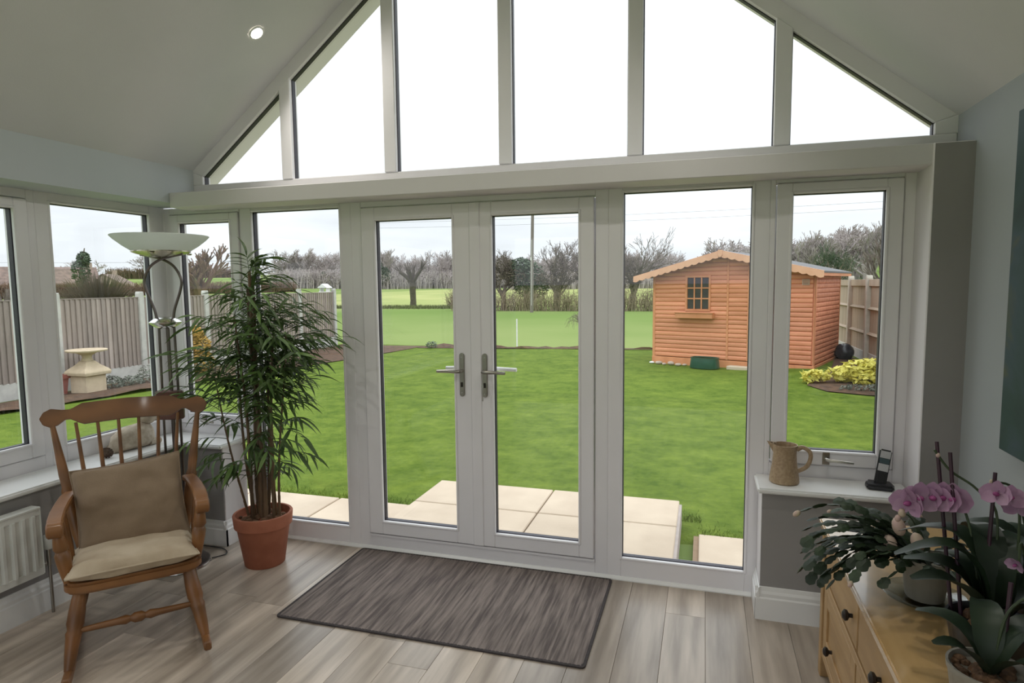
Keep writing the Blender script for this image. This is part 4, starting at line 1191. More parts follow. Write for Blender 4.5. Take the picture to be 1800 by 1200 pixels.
# ---------------------------------------------------------------- right fence, seen from its rail side
RX = 4.56
rf = empty('rear_fence', (RX, 11, G), label='pale timber fence showing its posts and rails, to the right of the shed', cat='fence')
rposts = [3.35, 5.15, 6.95, 8.75, 10.55, 12.35, 14.15, 15.95, 17.75]
def gy(y): return ground(RX, y) - G
for y in rposts:
    MB().prism([(-.06, 0), (.06, 0), (.06, 1.98), (.035, 2.04), (-.035, 2.04), (-.06, 1.98)], lambda a, b, d: (d, y - 11 + a, b), -.09, .035).build('post', 'concrete_warm', rf, bevel=.012)
for ya, yb in zip(rposts, rposts[1:]):
    a, b = ya - 11 + .06, yb - 11 - .06
    p = MB().box(-.045, .0, a, b, 1.80, 1.93).box(-.045, .02, a, b, 1.93, 1.95).build('top_rail', 'fence_rear', rf, bevel=.004)
    for z in (1.30, .74): MB().prism([(-.062, z), (.0, z - .045), (.0, z + .045)], lambda aa, bb, d: (aa, d, bb), a, b).build('rail', 'fence_rear', rf)
    MB().box(-.02, .025, a, b, 0, .32).build('gravel_board', 'concrete', rf, bevel=.004)
    w = (b - a) / 14
    me = MB().prism([(.002, 0), (.002, w * 1.1), (.012, w * 1.1), (.020, 0)], lambda aa, bb, d: (aa, bb, d), .30, 1.90).mesh('fence_board', 'fence_rear')
    pn = MB().box(.020, .026, a, b, .30, 1.88).build('fence_panel', 'fence_rear', rf)
    for k in range(14):
        o = link('fence_board', me, pn); o.location = (0, a + k * w, 0)

# ---------------------------------------------------------------- shed (local: x along the front to the right, y into the depth, z from the ground)
sh = empty('garden_shed', (-.1227, 12.209, G), R(-20.8), label='orange stained wooden shed with a nine-pane window and scalloped gable boards', cat='shed')
W_, D_, Z0 = 3.60, 2.45, .17
AP, APZ, EZ = 1.70, 2.53, 2.09           # apex and eaves of the walls' top line
def wall_top(x): return EZ + (APZ - EZ) * (x / AP if x < AP else (W_ - x) / (W_ - AP))
MB().box(-.02, W_ + .02, -.02, D_, -.06, Z0 - .015).build('plinth', 'shed_trim', sh, bevel=.004)
core = MB().prism([(0.02, Z0), (W_ - .02, Z0), (W_ - .02, EZ), (AP, APZ - .02), (.02, EZ)], XZ, .018, .04).build('front_wall', 'shed', sh)
MB().prism([(0.02, Z0), (W_ - .02, Z0), (W_ - .02, EZ), (AP, APZ - .02), (.02, EZ)], XZ, D_ - .04, D_ - .02).build('rear_wall', 'shed', sh)
MB().box(.02, .04, .04, D_ - .04, Z0, EZ).build('left_wall', 'shed', sh)
sw = MB().box(W_ - .04, W_ - .018, .04, D_ - .04, Z0, EZ).build('right_wall', 'shed', sh)
PITCH = .100
def log_profile(): return [(0.018, 0), (.004, .004), (-.006, .022), (-.008, .05), (-.006, .076), (.002, .092), (.018, .096)]
def add_board(parent, xa, xb, z, h=1.0, side=False):
    pr = [(a, z + b * h) for a, b in log_profile()]
    if side: m = MB().prism(pr, lambda a, b, d: (W_ - a, d, b), xa, xb)
    else: m = MB().prism(pr, lambda a, b, d: (d, a, b), xa, xb)
    m.build('board', 'shed', parent)
WX0, WX1, WZ0, WZ1 = .80, 1.40, 1.26, 2.08
T1, T2, DR = 1.79, 2.25, 3.06
nrow = int((APZ - Z0) / PITCH)
for k in range(nrow):
    z = Z0 + k * PITCH; zt = z + PITCH * .9
    a_, b_ = .05, W_ - .05
    if zt > EZ:
        a_ = max(a_, AP * (zt - EZ) / (APZ - EZ)); b_ = min(b_, W_ - (W_ - AP) * (zt - EZ) / (APZ - EZ))
    segs = [(a_, T1 - .02), (T1 + .02, T2 - .02), (T2 + .03, DR), (DR + .04, b_)]
    for xa, xb in segs:
        xb = min(xb, b_); xa = max(xa, a_)
        if xb - xa < .06: continue
        if xa < WX0 and xb > WX1 and z + PITCH > WZ0 + .01 and z < WZ1 - .01:
            add_board(core, xa, WX0, z); add_board(core, WX1, xb, z)
        else: add_board(core, xa, xb, z)
for k in range(int((EZ - Z0) / PITCH)): add_board(sw, .045, D_ - .02, Z0 + k * PITCH, side=True)
for x in (0, W_): MB().box(x - .025 if x else -.012, x + .012 if x else .05, -.014, .02, Z0 - .02, EZ + .02).build('corner_trim', 'shed_trim', sh, bevel=.004)
MB().box(W_ - .012, W_ + .014, -.014, .05, Z0 - .02, EZ).build('corner_trim', 'shed_trim', sh, bevel=.004)
MB().box(W_ - .012, W_ + .014, D_ - .05, D_, Z0 - .02, EZ).build('corner_trim', 'shed_trim', sh, bevel=.004)
for x, zt in ((T1, wall_top(T1) - .05), (T2, 2.28), (DR + .02, 2.1)): MB().box(x - .022, x + .022, -.016, .02, Z0, zt).build('cover_strip', 'shed_trim', sh, bevel=.004)
# window with glazing bars and nine dark panes, and the planter box under it
wf = MB(); ring(TF, (WX0, WX1, WZ0, WZ1), (WX0 + .045, WX1 - .045, WZ0 + .045, WZ1 - .045), -.022, .018, wf)
for k in (1, 2):
    xx = WX0 + .045 + (WX1 - WX0 - .09) * k / 3; zz = WZ0 + .045 + (WZ1 - WZ0 - .09) * k / 3
    wf.box(xx - .014, xx + .014, -.016, .012, WZ0 + .045, WZ1 - .045); wf.box(WX0 + .045, WX1 - .045, -.0155, .012, zz - .014, zz + .014)
wfo = wf.build('window_frame', 'shed_trim', sh)
for i in range(3):
    for j in range(3):
        px_ = (WX1 - WX0 - .09) / 3; pz_ = (WZ1 - WZ0 - .09) / 3
        MB().box(WX0 + .045 + i * px_ + .01, WX0 + .045 + (i + 1) * px_ - .01, .004, .010, WZ0 + .045 + j * pz_ + .01, WZ0 + .045 + (j + 1) * pz_ - .01).build('pane', 'shed_glass', wfo)
pb = MB().box(.62, 1.50, -.17, -.15, 1.10, 1.23).box(.62, .64, -.15, -.01, 1.10, 1.23).box(1.48, 1.50, -.15, -.01, 1.10, 1.23).box(.64, 1.48, -.15, -.01, 1.10, 1.12).box(.60, 1.52, -.19, -.14, 1.215, 1.235)
pb.build('window_box', 'shed_trim', sh, bevel=.003)
MB().box(T2 + .025, T2 + .055, -.035, -.010, 1.14, 1.27).build('door_latch', 'iron', sh, bevel=.003)
vm = MB(); ring(TF, (3.34, 3.48, 1.845, 1.965), (3.352, 3.468, 1.857, 1.953), -.030, -.010, vm)
for k in range(5): vm.box(3.352, 3.468, -.022, -.010, 1.862 + k * .019, 1.871 + k * .019)
vm.build('vent_grille', 'vent', sh)
# roof with felt, overhangs and scalloped bargeboards
OH, LE, RE = .27, .40, .20
sl_l = (APZ - EZ) / AP; sl_r = (APZ - EZ) / (W_ - AP)
RTOP = APZ + .085
for nm, xa, sl in (('l', -LE, sl_l), ('r', W_ + RE, sl_r)):
    ze = RTOP - sl * abs(xa - AP)
    MB().prism([(AP, RTOP), (xa, ze), (xa, ze - .035), (AP, RTOP - .035)], XZ, -OH + .01, D_ + .25).build('roof_panel', 'felt', sh)
    MB().prism([(AP, RTOP + .004), (xa, ze + .004), (xa, ze - .002), (AP, RTOP - .002)], XZ, -OH - .012, -OH + .05).build('roof_edge', 'shed_fascia', sh)
    n = 13; up_ = []; lo_ = []
    for k in range(n * 6 + 1):
        t = k / (n * 6); x = AP + (xa - AP) * t; zc = RTOP - sl * abs(x - AP)
        up_.append((x, zc - .004)); lo_.append((x, zc - .125 - .028 * abs(math.sin(math.pi * t * n))))
    bb = MB(); vs_ = []; fs = []
    for k in range(n * 6 + 1):
        for (a, b), d in ((up_[k], -OH - .02), (lo_[k], -OH - .02), (lo_[k], -OH), (up_[k], -OH)): vs_.append((a, d, b))
    for k in range(n * 6):
        for j in range(4): fs.append((k * 4 + j, k * 4 + (j + 1) % 4, k * 4 + 4 + (j + 1) % 4, k * 4 + 4 + j))
    fs += [(0, 1, 2, 3), tuple(range(len(vs_) - 4, len(vs_)))]
    bb.add(vs_, fs).build('bargeboard', 'shed_fascia', sh)
MB().prism([(AP - .05, RTOP + .01), (AP + .05, RTOP + .01), (AP + .05, RTOP - .10), (AP, RTOP - .16), (AP - .05, RTOP - .10)], XZ, -OH - .035, -OH - .018).build('finial', 'shed_fascia', sh, bevel=.004)
ze = RTOP - sl_r * (W_ + RE - AP)
MB().box(W_ + RE - .03, W_ + RE - .01, -OH, D_ + .25, ze - .10, ze - .03).build('eaves_board', 'shed_trim', sh)

SM = Matrix.Translation((-.1227, 12.209, G)) @ Matrix.Rotation(R(-20.8), 4, 'Z')
def shl(x, y, z=0): p = SM @ Vector((x, y, 0)); return Vector((p.x, p.y, ground(p.x, p.y) + z))
# upturned green tub, log edging and stones in front of the shed
p = shl(1.42, -.36)
tub = empty('plastic_tub', p, R(-20.8), label='dark green plastic tub standing in front of the shed door', cat='tub')
def oval(z, a, b, n=28): return [(a * math.copysign(abs(math.cos(t)) ** .7, math.cos(t)), b * math.copysign(abs(math.sin(t)) ** .7, math.sin(t)), z) for t in [2 * math.pi * k / n for k in range(n)]]
def loft(rows): 
    n = len(rows[0]); mb = MB(); vs_ = [p_ for r_ in rows for p_ in r_]
    return mb.add(vs_, [(i * n + k, i * n + (k + 1) % n, (i + 1) * n + (k + 1) % n, (i + 1) * n + k) for i in range(len(rows) - 1) for k in range(n)] + [tuple(range(n))[::-1], tuple(range((len(rows) - 1) * n, len(rows) * n))])
loft([oval(0, .31, .20), oval(.02, .325, .21), oval(.225, .30, .185), oval(.232, .285, .17), oval(.05, .26, .15)]).build('body', 'tub', tub, smooth=True)
loft([oval(.222, .312, .197), oval(.242, .312, .197), oval(.242, .285, .17), oval(.222, .285, .17)]).build('rim', 'tub', tub, smooth=True)
random.seed(31)
for k, (x, y, r_) in enumerate([(.05, -.17, .050), (.24, -.19, .072), (.42, -.28, .050), (.54, -.19, .085), (.76, -.27, .060), (.88, -.18, .045)]):
    p = shl(x, y)
    m = MB().ball((0, 0, 0), r_, 10, 7, (1.3, .9, .55))
    m.v = [tuple(Vector(v) * (1 + .16 * noise.noise(Vector(v) * 14 + Vector((k * 3, 0, 0))))) for v in m.v]
    o = m.build('stone', 'stone', None, smooth=True); o.location = p + Vector((0, 0, r_ * .35)); o.rotation_euler = (0, 0, random.uniform(0, 3))
    if k == 0: o.data.materials[0] = M['plain_white']; tag(o, 'small white round stone at the left shed corner', 'stone')
    else: tag(o, 'pale rounded stone on the grass at the foot of the shed', 'stone', 'stones along the shed front')
o = MB().prism([(-.45, -.09), (.5, -.12), (.48, .1), (-.42, .1)], XY, -.04, .05).build('step_stone', 'slab', None, bevel=.015)
o.location = shl(2.35, -.26); o.rotation_euler = (0, 0, R(-20.8)); tag(o, 'pale flat step stone beside the green tub at the shed door', 'stone')
def leafball(c, rad, n, ls, seed, flat=1.0, tri=False):
    random.seed(seed); mb = MB(); c = Vector(c)
    for k in range(n):
        d = Vector((random.gauss(0, 1), random.gauss(0, 1), random.gauss(0, 1))).normalized()
        p = c + Vector((d.x * rad[0], d.y * rad[1], d.z * rad[2])) * random.uniform(.55, 1.0) ** .5
        a = Vector((random.gauss(0, 1), random.gauss(0, 1), random.gauss(0, .5))).normalized() * ls * random.uniform(.6, 1.3)
        b = a.cross(d + Vector((random.gauss(0, .4), random.gauss(0, .4), random.gauss(0, .4)))).normalized() * ls * .45
        mb.add([p - a, p + b, p + a, p - b], [(0, 1, 2, 3)])
    return mb
def shrub(name, loc, blobs, ls, n, mat, label, cat='shrub', seed=1, group=None, stems=True):
    r = empty(name, loc, label=label, cat=cat, group=group)
    mb = MB(); st = MB()
    for k, (c, rad) in enumerate(blobs):
        m = leafball(c, rad, n, ls, seed + k); mb.add(m.v, m.f)
        if stems: st.tube([(c[0] * .2, c[1] * .2, -.02), (c[0] * .7, c[1] * .7, c[2] * .5), c], [.012, .009, .004], 5)
    tag(mb.build('foliage', mat, r, recalc=False), kind='stuff')
    if stems: st.build('stem', 'bark_brown', r)
    return r
p = Vector((3.72, 9.15)); pz = ground(3.72, 9.15)
shrub('yellow_shrub', (3.70, 9.25, pz), [((0, 0, .24), (.30, .26, .20)), ((.28, -.05, .30), (.28, .24, .20)), ((-.2, 0, .18), (.22, .2, .16)), ((.5, .1, .26), (.25, .22, .2)), ((.12, -.2, .12), (.25, .15, .12))], .075, 170, 'yellow_leaf', 'bright yellow leafy shrub in the soil bed by the right fence', seed=2)
shrub('yellow_shrub', (3.02, 9.22, ground(3.07, 9.2)), [((-.08, 0, .12), (.16, .14, .12)), ((.12, 0, .15), (.16, .13, .10))], .06, 110, 'yellow_leaf', 'small low yellow shrub left of the larger yellow shrub', seed=8)
shrub('grey_ground_cover', (3.75, 8.62, ground(3.7, 8.6)), [((0, 0, .05), (.45, .16, .07)), ((.4, 0, .05), (.4, .16, .07))], .035, 260, 'grey_leaf', 'low grey green ground cover in front of the yellow shrub', cat='ground cover', seed=12, stems=False)
m = MB().ball((0, 0, .21), .26, 18, 12, (1, .9, .95)); m.v = [tuple(Vector(v) + Vector(v).normalized() * .05 * noise.noise(Vector(v) * 6)) for v in m.v]
o = m.build('bin_bag', 'bag', None, smooth=True); o.location = (4.17, 12.75, ground(4.2, 12.6) - .01); o.scale = (.82, .82, .82); tag(o, 'black full bin bag leaning between the shed and the right fence', 'bag')
m = MB().ball((0, 0, .18), .21, 16, 10, (.8, .9, 1)); m.v = [tuple(Vector(v) + Vector(v).normalized() * .04 * noise.noise(Vector(v) * 7)) for v in m.v]

# ---------------------------------------------------------------- by the left fence
bb = empty('bird_bath', (-9.80, 5.38, ground(-9.7, 5.6)), label='cast stone bird bath on a square pedestal by the left fence', cat='bird bath')
MB().box(-.20, .20, -.20, .20, -.02, .34).build('plinth', 'bath', bb, bevel=.012)
loft([[(a * s, b * s, z) for a, b in ((-.2, -.2), (.2, -.2), (.2, .2), (-.2, .2))] for s, z in ((1.28, .34), (1.34, .40), (1.2, .44), (.75, .52), (.55, .57), (.42, .60))]).build('cap', 'bath', bb, bevel=.01)
MB().lathe([(0, .59), (.10, .60), (.075, .66), (.085, .70), (.16, .745), (.325, .775), (.335, .80), (.325, .808), (.25, .79), (0, .77)], seg=36).build('bowl', 'bath', bb, smooth=True)
rp = empty('planter', (-10.17, 4.99, ground(-9.9, 5.1)), label='dull red square planter beside the stone bird bath', cat='planter')
loft([[(a * s, b * s, z) for a, b in ((-.2, -.2), (.2, -.2), (.2, .2), (-.2, .2))] for s, z in ((.85, 0), (1, .30), (1, .31))]).build('body', 'red_pot', rp, bevel=.008)
mbr = MB(); ring(lambda s, d, z: (s, z, d), (-.225, .225, -.225, .225), (-.17, .17, -.17, .17), .30, .37, mbr); mbr.build('rim', 'red_pot', rp)
MB().box(-.17, .17, -.17, .17, .30, .335).build('soil', 'soil', rp); rp.scale = (.86, .86, 1)
shrub('heather', (-9.75, 5.80, ground(-9.6, 6.2)), [((0, 0, .12), (.22, .2, .15)), ((.1, .35, .10), (.22, .2, .12))], .03, 420, 'grey_leaf', 'grey green heather clump right of the bird bath', seed=40)
shrub('heather', (-9.72, 6.65, ground(-9.7, 7.3)), [((0, 0, .16), (.22, .25, .22)), ((0, .3, .12), (.2, .2, .16))], .03, 420, 'grey_leaf', 'grey heather clump by the fence post behind the lamp', seed=44)
shrub('golden_conifer', (-9.85, 8.02, ground(-9.7, 8.3)), [((0, 0, .25), (.40, .36, .28)), ((0, .05, .58), (.30, .28, .30)), ((.02, 0, .86), (.16, .16, .22))], .05, 650, 'gold_leaf', 'golden yellow dwarf conifer by the left fence', cat='shrub', seed=50)
shrub('heather', (-6.95, 14.35, ground(-7, 14.4)), [((0, 0, .10), (.18, .15, .11))], .035, 150, 'conifer', 'small dark green plant on the far soil strip', seed=60)
o = MB().box(-.018, .018, -.018, .018, -.05, .84).build('white_upright', 'plain_white', None); o.location = (-4.55, 15.5, G); tag(o, 'thin plain white upright bar beyond the far soil strip', 'post')  # slim plain white upright box
bh = empty('bird_table', (-10.58, 14.25, G), label='small white wooden bird table with a roof behind the far end of the left fence', cat='bird table')
MB().box(-.03, .03, -.03, .03, -.05, 1.72).build('post', 'plain_white', bh)
MB().box(-.14, .14, -.14, .14, 1.72, 1.75).box(-.13, -.10, -.10, .10, 1.75, 1.88).box(.10, .13, -.10, .10, 1.75, 1.88).build('tray', 'plain_white', bh)
MB().prism([(-.18, 1.87), (.18, 1.87), (0, 2.0)], XZ, -.16, .16).build('roof', 'plain_white', bh)
# =================================================================== trees, hedges, houses
def grow(mb_t, mb_w, p, d, L, r, lev, maxlev, rng, spread, up, rmin=.008):
    """one branch and its children; thick ones go to mb_t, twigs to mb_w"""
    n = 3
    pts = [p]; rr = [r]; q = p.copy(); dd = d.copy()
    for i in range(n):
        dd = (dd + Vector((rng.gauss(0, .13), rng.gauss(0, .13), rng.gauss(0, .08) + up * .12))).normalized()
        q = q + dd * (L / n); pts.append(q.copy()); rr.append(max(rmin, r * (1 - .38 * (i + 1) / n)))
    (mb_t if lev <= 2 else mb_w).tube(pts, rr, 6 if lev == 0 else 4 if lev <= 2 else 3, cap=False)
    if lev >= maxlev: return
    nc = rng.choice((3, 3, 4)) if lev > 0 else rng.choice((4, 5))
    for k in range(nc):
        t = 1.0 if k == 0 else rng.uniform(.35, 1)
        f = t * n; i = min(int(f), n - 1)
        s = pts[i].lerp(pts[i + 1], f - i)
        side = Vector((rng.gauss(0, 1), rng.gauss(0, 1), rng.gauss(0, .5)))
        side = (side - dd * side.dot(dd)).normalized()
        nd = (dd + side * spread * rng.uniform(.6, 1.25) + Vector((0, 0, up * .25))).normalized()
        grow(mb_t, mb_w, s, nd, L * rng.uniform(.58, .82), rr[i] * .62, lev + 1, maxlev, rng, spread, up, rmin)
def bare(seed, H, trunk, maxlev, spread, up, mat, rmin=.008):
    rng = random.Random(seed); a, b = MB(), MB()
    grow(a, b, Vector((0, 0, -.2)), Vector((rng.gauss(0, .05), rng.gauss(0, .05), 1)).normalized(), H * trunk, H * .028, 0, maxlev, rng, spread, up, rmin)
    top = max(v[2] for v in b.v); s = H / top
    for m in (a, b): m.v = [(x * s, y * s, z * s) for x, y, z in m.v]
    return a, b
def place_tree(name, ab, mat, x, y, label, cat='tree', sc=1.0, rz=0, group=None, z=None, tmat=None):
    r = empty(name, (x, y, hill(x, y) - .02 if z is None else z), rz, label=label, cat=cat, group=group)
    r.scale = (sc, sc, sc)
    ab[0].build('trunk', tmat or ('bark' if 'leaf' in mat else mat), r, recalc=False, smooth=False)
    tag(ab[1].build('twigs', mat, r, recalc=False), kind='stuff')
    return r
# distant woods: bare crowns sharing three meshes
def merged(seed, H, trunk, lev, spread, up, mat):
    a, b = bare(seed, H, trunk, lev, spread, up, mat, .03); m = MB(); m.add(a.v, a.f); m.add(b.v, b.f)
    return m.mesh('bare_tree', mat, recalc=False)
FAR = [merged(s, 10, tr, 5, sp, u, 'bark_hazed') for s, tr, sp, u in ((1, .26, .62, .5), (2, .20, .75, .35), (3, .3, .55, .6), (5, .22, .68, .45))]
rng = random.Random(77)
def wood(n, fa, fd, fh, label, group):
    for k in range(n):
        a = R(fa(k, n)); d = fd(k); x, y = 1 + d * math.sin(a), -3.3 + d * math.cos(a)
        o = link('bare_tree', rng.choice(FAR)); h = fh(k) / 10
        o.location = (x, y, hill(x, y) - .2); o.rotation_euler = (0, 0, rng.uniform(0, 6.28)); o.scale = (h * rng.uniform(.9, 1.25), h * rng.uniform(.9, 1.25), h)
        tag(o, label, 'tree', group)
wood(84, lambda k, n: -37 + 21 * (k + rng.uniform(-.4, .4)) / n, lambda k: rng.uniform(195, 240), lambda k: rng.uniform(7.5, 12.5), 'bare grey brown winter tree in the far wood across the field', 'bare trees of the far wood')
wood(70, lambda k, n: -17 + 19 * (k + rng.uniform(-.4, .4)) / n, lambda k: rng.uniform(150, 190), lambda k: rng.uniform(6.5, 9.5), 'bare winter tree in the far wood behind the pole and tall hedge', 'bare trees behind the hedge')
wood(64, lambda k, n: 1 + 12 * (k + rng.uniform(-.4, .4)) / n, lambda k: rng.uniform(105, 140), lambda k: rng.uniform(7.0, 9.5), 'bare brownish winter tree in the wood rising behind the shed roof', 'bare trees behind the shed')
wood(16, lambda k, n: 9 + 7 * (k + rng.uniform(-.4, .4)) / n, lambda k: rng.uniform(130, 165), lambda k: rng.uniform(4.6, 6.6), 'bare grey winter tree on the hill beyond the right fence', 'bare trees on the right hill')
# dark evergreens at the edge of the far wood
CON = []
for s in (1, 2):
    m = leafball((0, 0, 4.2), (2.6, 2.6, 4.2), 2600, .34, 100 + s); m.tube([(0, 0, -.3), (0, 0, 5)], [.25, .1], 6); CON.append(m.mesh('evergreen_tree', 'conifer', recalc=False))
for k, (az, d, h) in enumerate(((-31.5, 192, .75), (-30.0, 190, .95), (-29.0, 193, 1.05), (-28.3, 191, .8), (-33.5, 192, .6))):
    a = R(az); x, y = 1 + d * math.sin(a), -3.3 + d * math.cos(a)
    o = link('evergreen_tree', CON[k % 2]); o.location = (x, y, hill(x, y)); o.scale = (h * .9, h * .9, h); tag(o, 'dark green evergreen tree at the edge of the far wood', 'tree', 'evergreens by the far wood')
# pollarded tree in the field
pt, pw = MB(), MB(); rg = random.Random(9)
pt.tube([(0, 0, -.2), (.05, 0, .9), (0, 0, 2.0), (.05, 0, 3.0)], [.42, .34, .36, .40], 10)
for a, l, e, rr in ((200, 2.0, .75, .22), (160, 1.6, 1.05, .2), (20, 2.0, 1.0, .22), (-20, 2.2, .8, .16), (90, 1.6, 1.3, .2), (260, 1.5, 1.2, .2)):
    d = Vector((math.cos(R(a)) * math.cos(e), math.sin(R(a)) * math.cos(e), math.sin(e))); b = Vector((0, 0, 2.9)); t = b + d * l
    pt.tube([b, b + d * l * .5 + Vector((0, 0, .1)), t], [rr * 1.1, rr, rr * .9], 8)
    for k in range(16):
        dd = (d + Vector((rg.gauss(0, .5), rg.gauss(0, .5), rg.gauss(.5, .3)))).normalized()
        pw.tube([t - d * rg.uniform(0, .4), t + dd * rg.uniform(.6, 1.5)], [.03, .008], 3, cap=False)
place_tree('pollarded_tree', (pt, pw), 'bark_dark', -23.2, 46.6, 'thick pollarded tree with cut stumps standing alone in the field', sc=.74, z=hill(-23.2, 46.6))
HX = [bare(s, h, .22, 5, .62, .45, 'bark') for s, h in ((31, 6.2), (32, 5.4), (33, 6.6), (34, 5.0))]
for k, (x, y, sc, lab) in enumerate(((-9.3, 42, .86, 'bare ivy-trunked hedge tree just right of the timber pole'), (-6.6, 43, .95, 'tall gnarled bare hedge tree, second right of the timber pole'), (-4.2, 44, .9, 'bare hedge tree at the right edge of the right door pane'), (-13.8, 43, .95, 'bare spreading hedge tree left of the timber pole'))):
    r_ = place_tree('hedge_tree', HX[k], 'bark', x, y, lab, sc=sc, rz=k)
    mm = MB()
    for c, rd in (((0, 0, 2.5), (1.3, 1.1, .75)), ((.9, 0, 2.9), (.9, .9, .7)), ((-1.0, 0, 2.7), (1.0, .9, .6)), ((0, 0, 3.6), (.6, .6, .8))):
        q = leafball(c, rd, 420, .085, 700 + k); mm.add(q.v, q.f)
    tag(mm.build('ivy', 'ivy_brown', r_, recalc=False), kind='stuff')
iv = MB(); iv2 = MB(); iv2.tube([(0, 0, -.3), (0, 0, 3.5)], [.3, .15], 6)
for c, r_ in (((0, 0, 2.6), (1.5, 1.4, 1.3)), ((-.5, 0, 3.3), (1.0, 1, .8)), ((.4, 0, 1.8), (1.5, 1.3, 1.0))):
    m = leafball(c, r_, 900, .13, 300); iv.add(m.v, m.f)
place_tree('ivy_covered_tree', (iv2, iv), 'green_leaf', -12.2, 44, 'rounded dark green ivy-covered tree left of the timber pole')
# tall bare hedge: thin upright stems, grown as one hedge along a line
def hedge(name, line, n, H, thick, mat, label, rad=1.0, seed=1, leafy=0):
    """line: list of (x, y); stems scattered along it"""
    rg = random.Random(seed); m = MB(); lens = []
    for (xa, ya), (xb, yb) in zip(line, line[1:]): lens.append(math.hypot(xb - xa, yb - ya))
    tot = sum(lens)
    x0, y0 = line[0]; z0 = hill(x0, y0)
    r_ = empty(name, (x0, y0, z0), label=label, cat='hedge')
    for k in range(n):
        t = rg.random() * tot; i = 0
        while t > lens[i] and i < len(lens) - 1: t -= lens[i]; i += 1
        f = t / lens[i]; x = line[i][0] + (line[i + 1][0] - line[i][0]) * f + rg.gauss(0, thick * .4); y = line[i][1] + (line[i + 1][1] - line[i][1]) * f + rg.gauss(0, thick * .4)
        h = H * rg.uniform(.45, 1.05); s = H / 2
        p0 = Vector((x - x0, y - y0, hill(x, y) - z0 - .1)); p1 = p0 + Vector((rg.gauss(0, .18), rg.gauss(0, .15), h * .55)) ; p2 = p1 + Vector((rg.gauss(0, .25) * s, rg.gauss(0, .2) * s, h * .45))
        m.tube([p0, p1, p2], [.024 * rad, .016 * rad, .007 * rad], 3, cap=False)
        for q in range(3):
            bq = p0.lerp(p2, rg.uniform(.3, .95)); m.tube([bq, bq + Vector((rg.gauss(0, .35) * s, rg.gauss(0, .3) * s, rg.uniform(.0, .5) * s))], [.011 * rad, .005 * rad], 3, cap=False)
    tag(m.build('twigs', mat, r_, recalc=False), kind='stuff')
    return r_
hedge('hedge', [(-17.2, 41.8), (-8, 41.6), (3.2, 42.4)], 1150, 1.75, .8, 'hedge', 'tall bare brown hedge beyond the lawn behind the timber pole', 1.0, 3)
hedge('hedge', [(.6, 39.5), (9, 41)], 800, 2.9, 1.2, 'hedge', 'taller bare brown hedge just left of the shed', 1.15, 4)
for x, y, lab in ((-19.2, 46.5, 'low bare bush close on the right of the pollarded tree'), (-17.2, 46.9, 'low bare bush at the right edge of the left door pane'), (-27.6, 47, 'small low bush on the left of the pollarded tree')):
    hedge('bush', [(x - .45, y), (x + .45, y)], 80 if x > -20 else 40, 1.5 if x > -20 else .9, .6, 'hedge', lab, 1.1, int(-x * 10))['category'] = 'bush'
# rough grass verge between the lawn and the field
random.seed(6); gv = MB()
for k in range(5000):
    x = random.uniform(-34, -16.5); y = 45.3 + .05 * (x + 25) + random.gauss(0, .5); z = hill(x, y) - .03; h = random.uniform(.12, .42); a = random.uniform(0, 6.28)
    gv.add([(x - .03, y, z), (x + .03, y, z), (x + math.cos(a) * h * .6, y + math.sin(a) * h * .6, z + h)], [(0, 1, 2)])
tag(gv.build('grass_verge', 'rough_grass', None, recalc=False), 'strip of rough long grass at the foot of the pollarded tree', 'grass', kind='stuff')
# left: hedges, brown tree and dark shrub beyond the fence
vt = bare(61, 4.6, .10, 5, .50, .55, 'bark_brown')
place_tree('coppiced_tree', vt, 'bark_brown', -27.5, 27.0, 'orange brown bare tree fanning out beyond the left fence', sc=1.0)
def place_az(px_az, d): a = R(px_az); return 1 + d * math.sin(a), -3.3 + d * math.cos(a)
def arc(az0, az1, d0, d1, n=10): return [place_az(az0 + (az1 - az0) * t / n, d0 + (d1 - d0) * t / n) for t in range(n + 1)]
hedge('hedge', arc(-60, -36, 118, 150), 3600, 2.5, 1.6, 'bark_brown', 'brown clipped field hedge running across beyond the left fence', 3.0, 7)
hedge('hedge', arc(-49.5, -40, 300, 320), 1500, 4.5, 3, 'bark_brown', 'brown hedge high on the far left hillside', 6.5, 8)
hedge('undergrowth', arc(-37, -15, 192, 196), 4200, 5.5, 6, 'bark_hazed', 'grey brown undergrowth along the foot of the far wood', 5.0, 9)
hedge('undergrowth', arc(-16, 3, 146, 150), 2600, 4.2, 5, 'bark_hazed', 'grey undergrowth along the foot of the wood behind the tall hedge', 4.0, 10)
hedge('undergrowth', arc(1, 10.2, 104, 118), 3000, 4.6, 5, 'bark_hazed', 'brownish undergrowth of the wood behind the shed', 3.2, 11)
ds = MB(); ds2 = MB(); ds2.tube([(0, 0, -.2), (0, 0, 2.0)], [.15, .08], 6)
def twigball(seed, n, rad, c):
    rg = random.Random(seed); m = MB()
    for k in range(n):
        d = Vector((rg.gauss(0, 1), rg.gauss(0, 1), abs(rg.gauss(0, 1)))).normalized(); s = Vector(c) + Vector((d.x * rad[0], d.y * rad[1], d.z * rad[2])) * rg.uniform(.2, .8)
        m.tube([s, s + Vector((d.x * rad[0], d.y * rad[1], d.z * rad[2])) * rg.uniform(.2, .5)], [.016, .006], 3, cap=False)
    return m
tb = twigball(5, 2600, (1.9, 1.5, 1.9), (0, 0, .2))
place_tree('dense_shrub', (ds2, tb), 'ivy_brown', -29.7, 22.2, 'dense dark twiggy shrub rising behind the left fence by the bird bath', cat='shrub', sc=1.25)
tb = twigball(6, 1100, (2.4, 1.5, 1.7), (0, 0, .2))
x, y = place_az(-55.6, 45); place_tree('dense_shrub', (ds2, tb), 'bark', x, y, 'dark twiggy shrub behind the left fence at the edge of the view', cat='shrub', sc=1.0)
iv = MB()
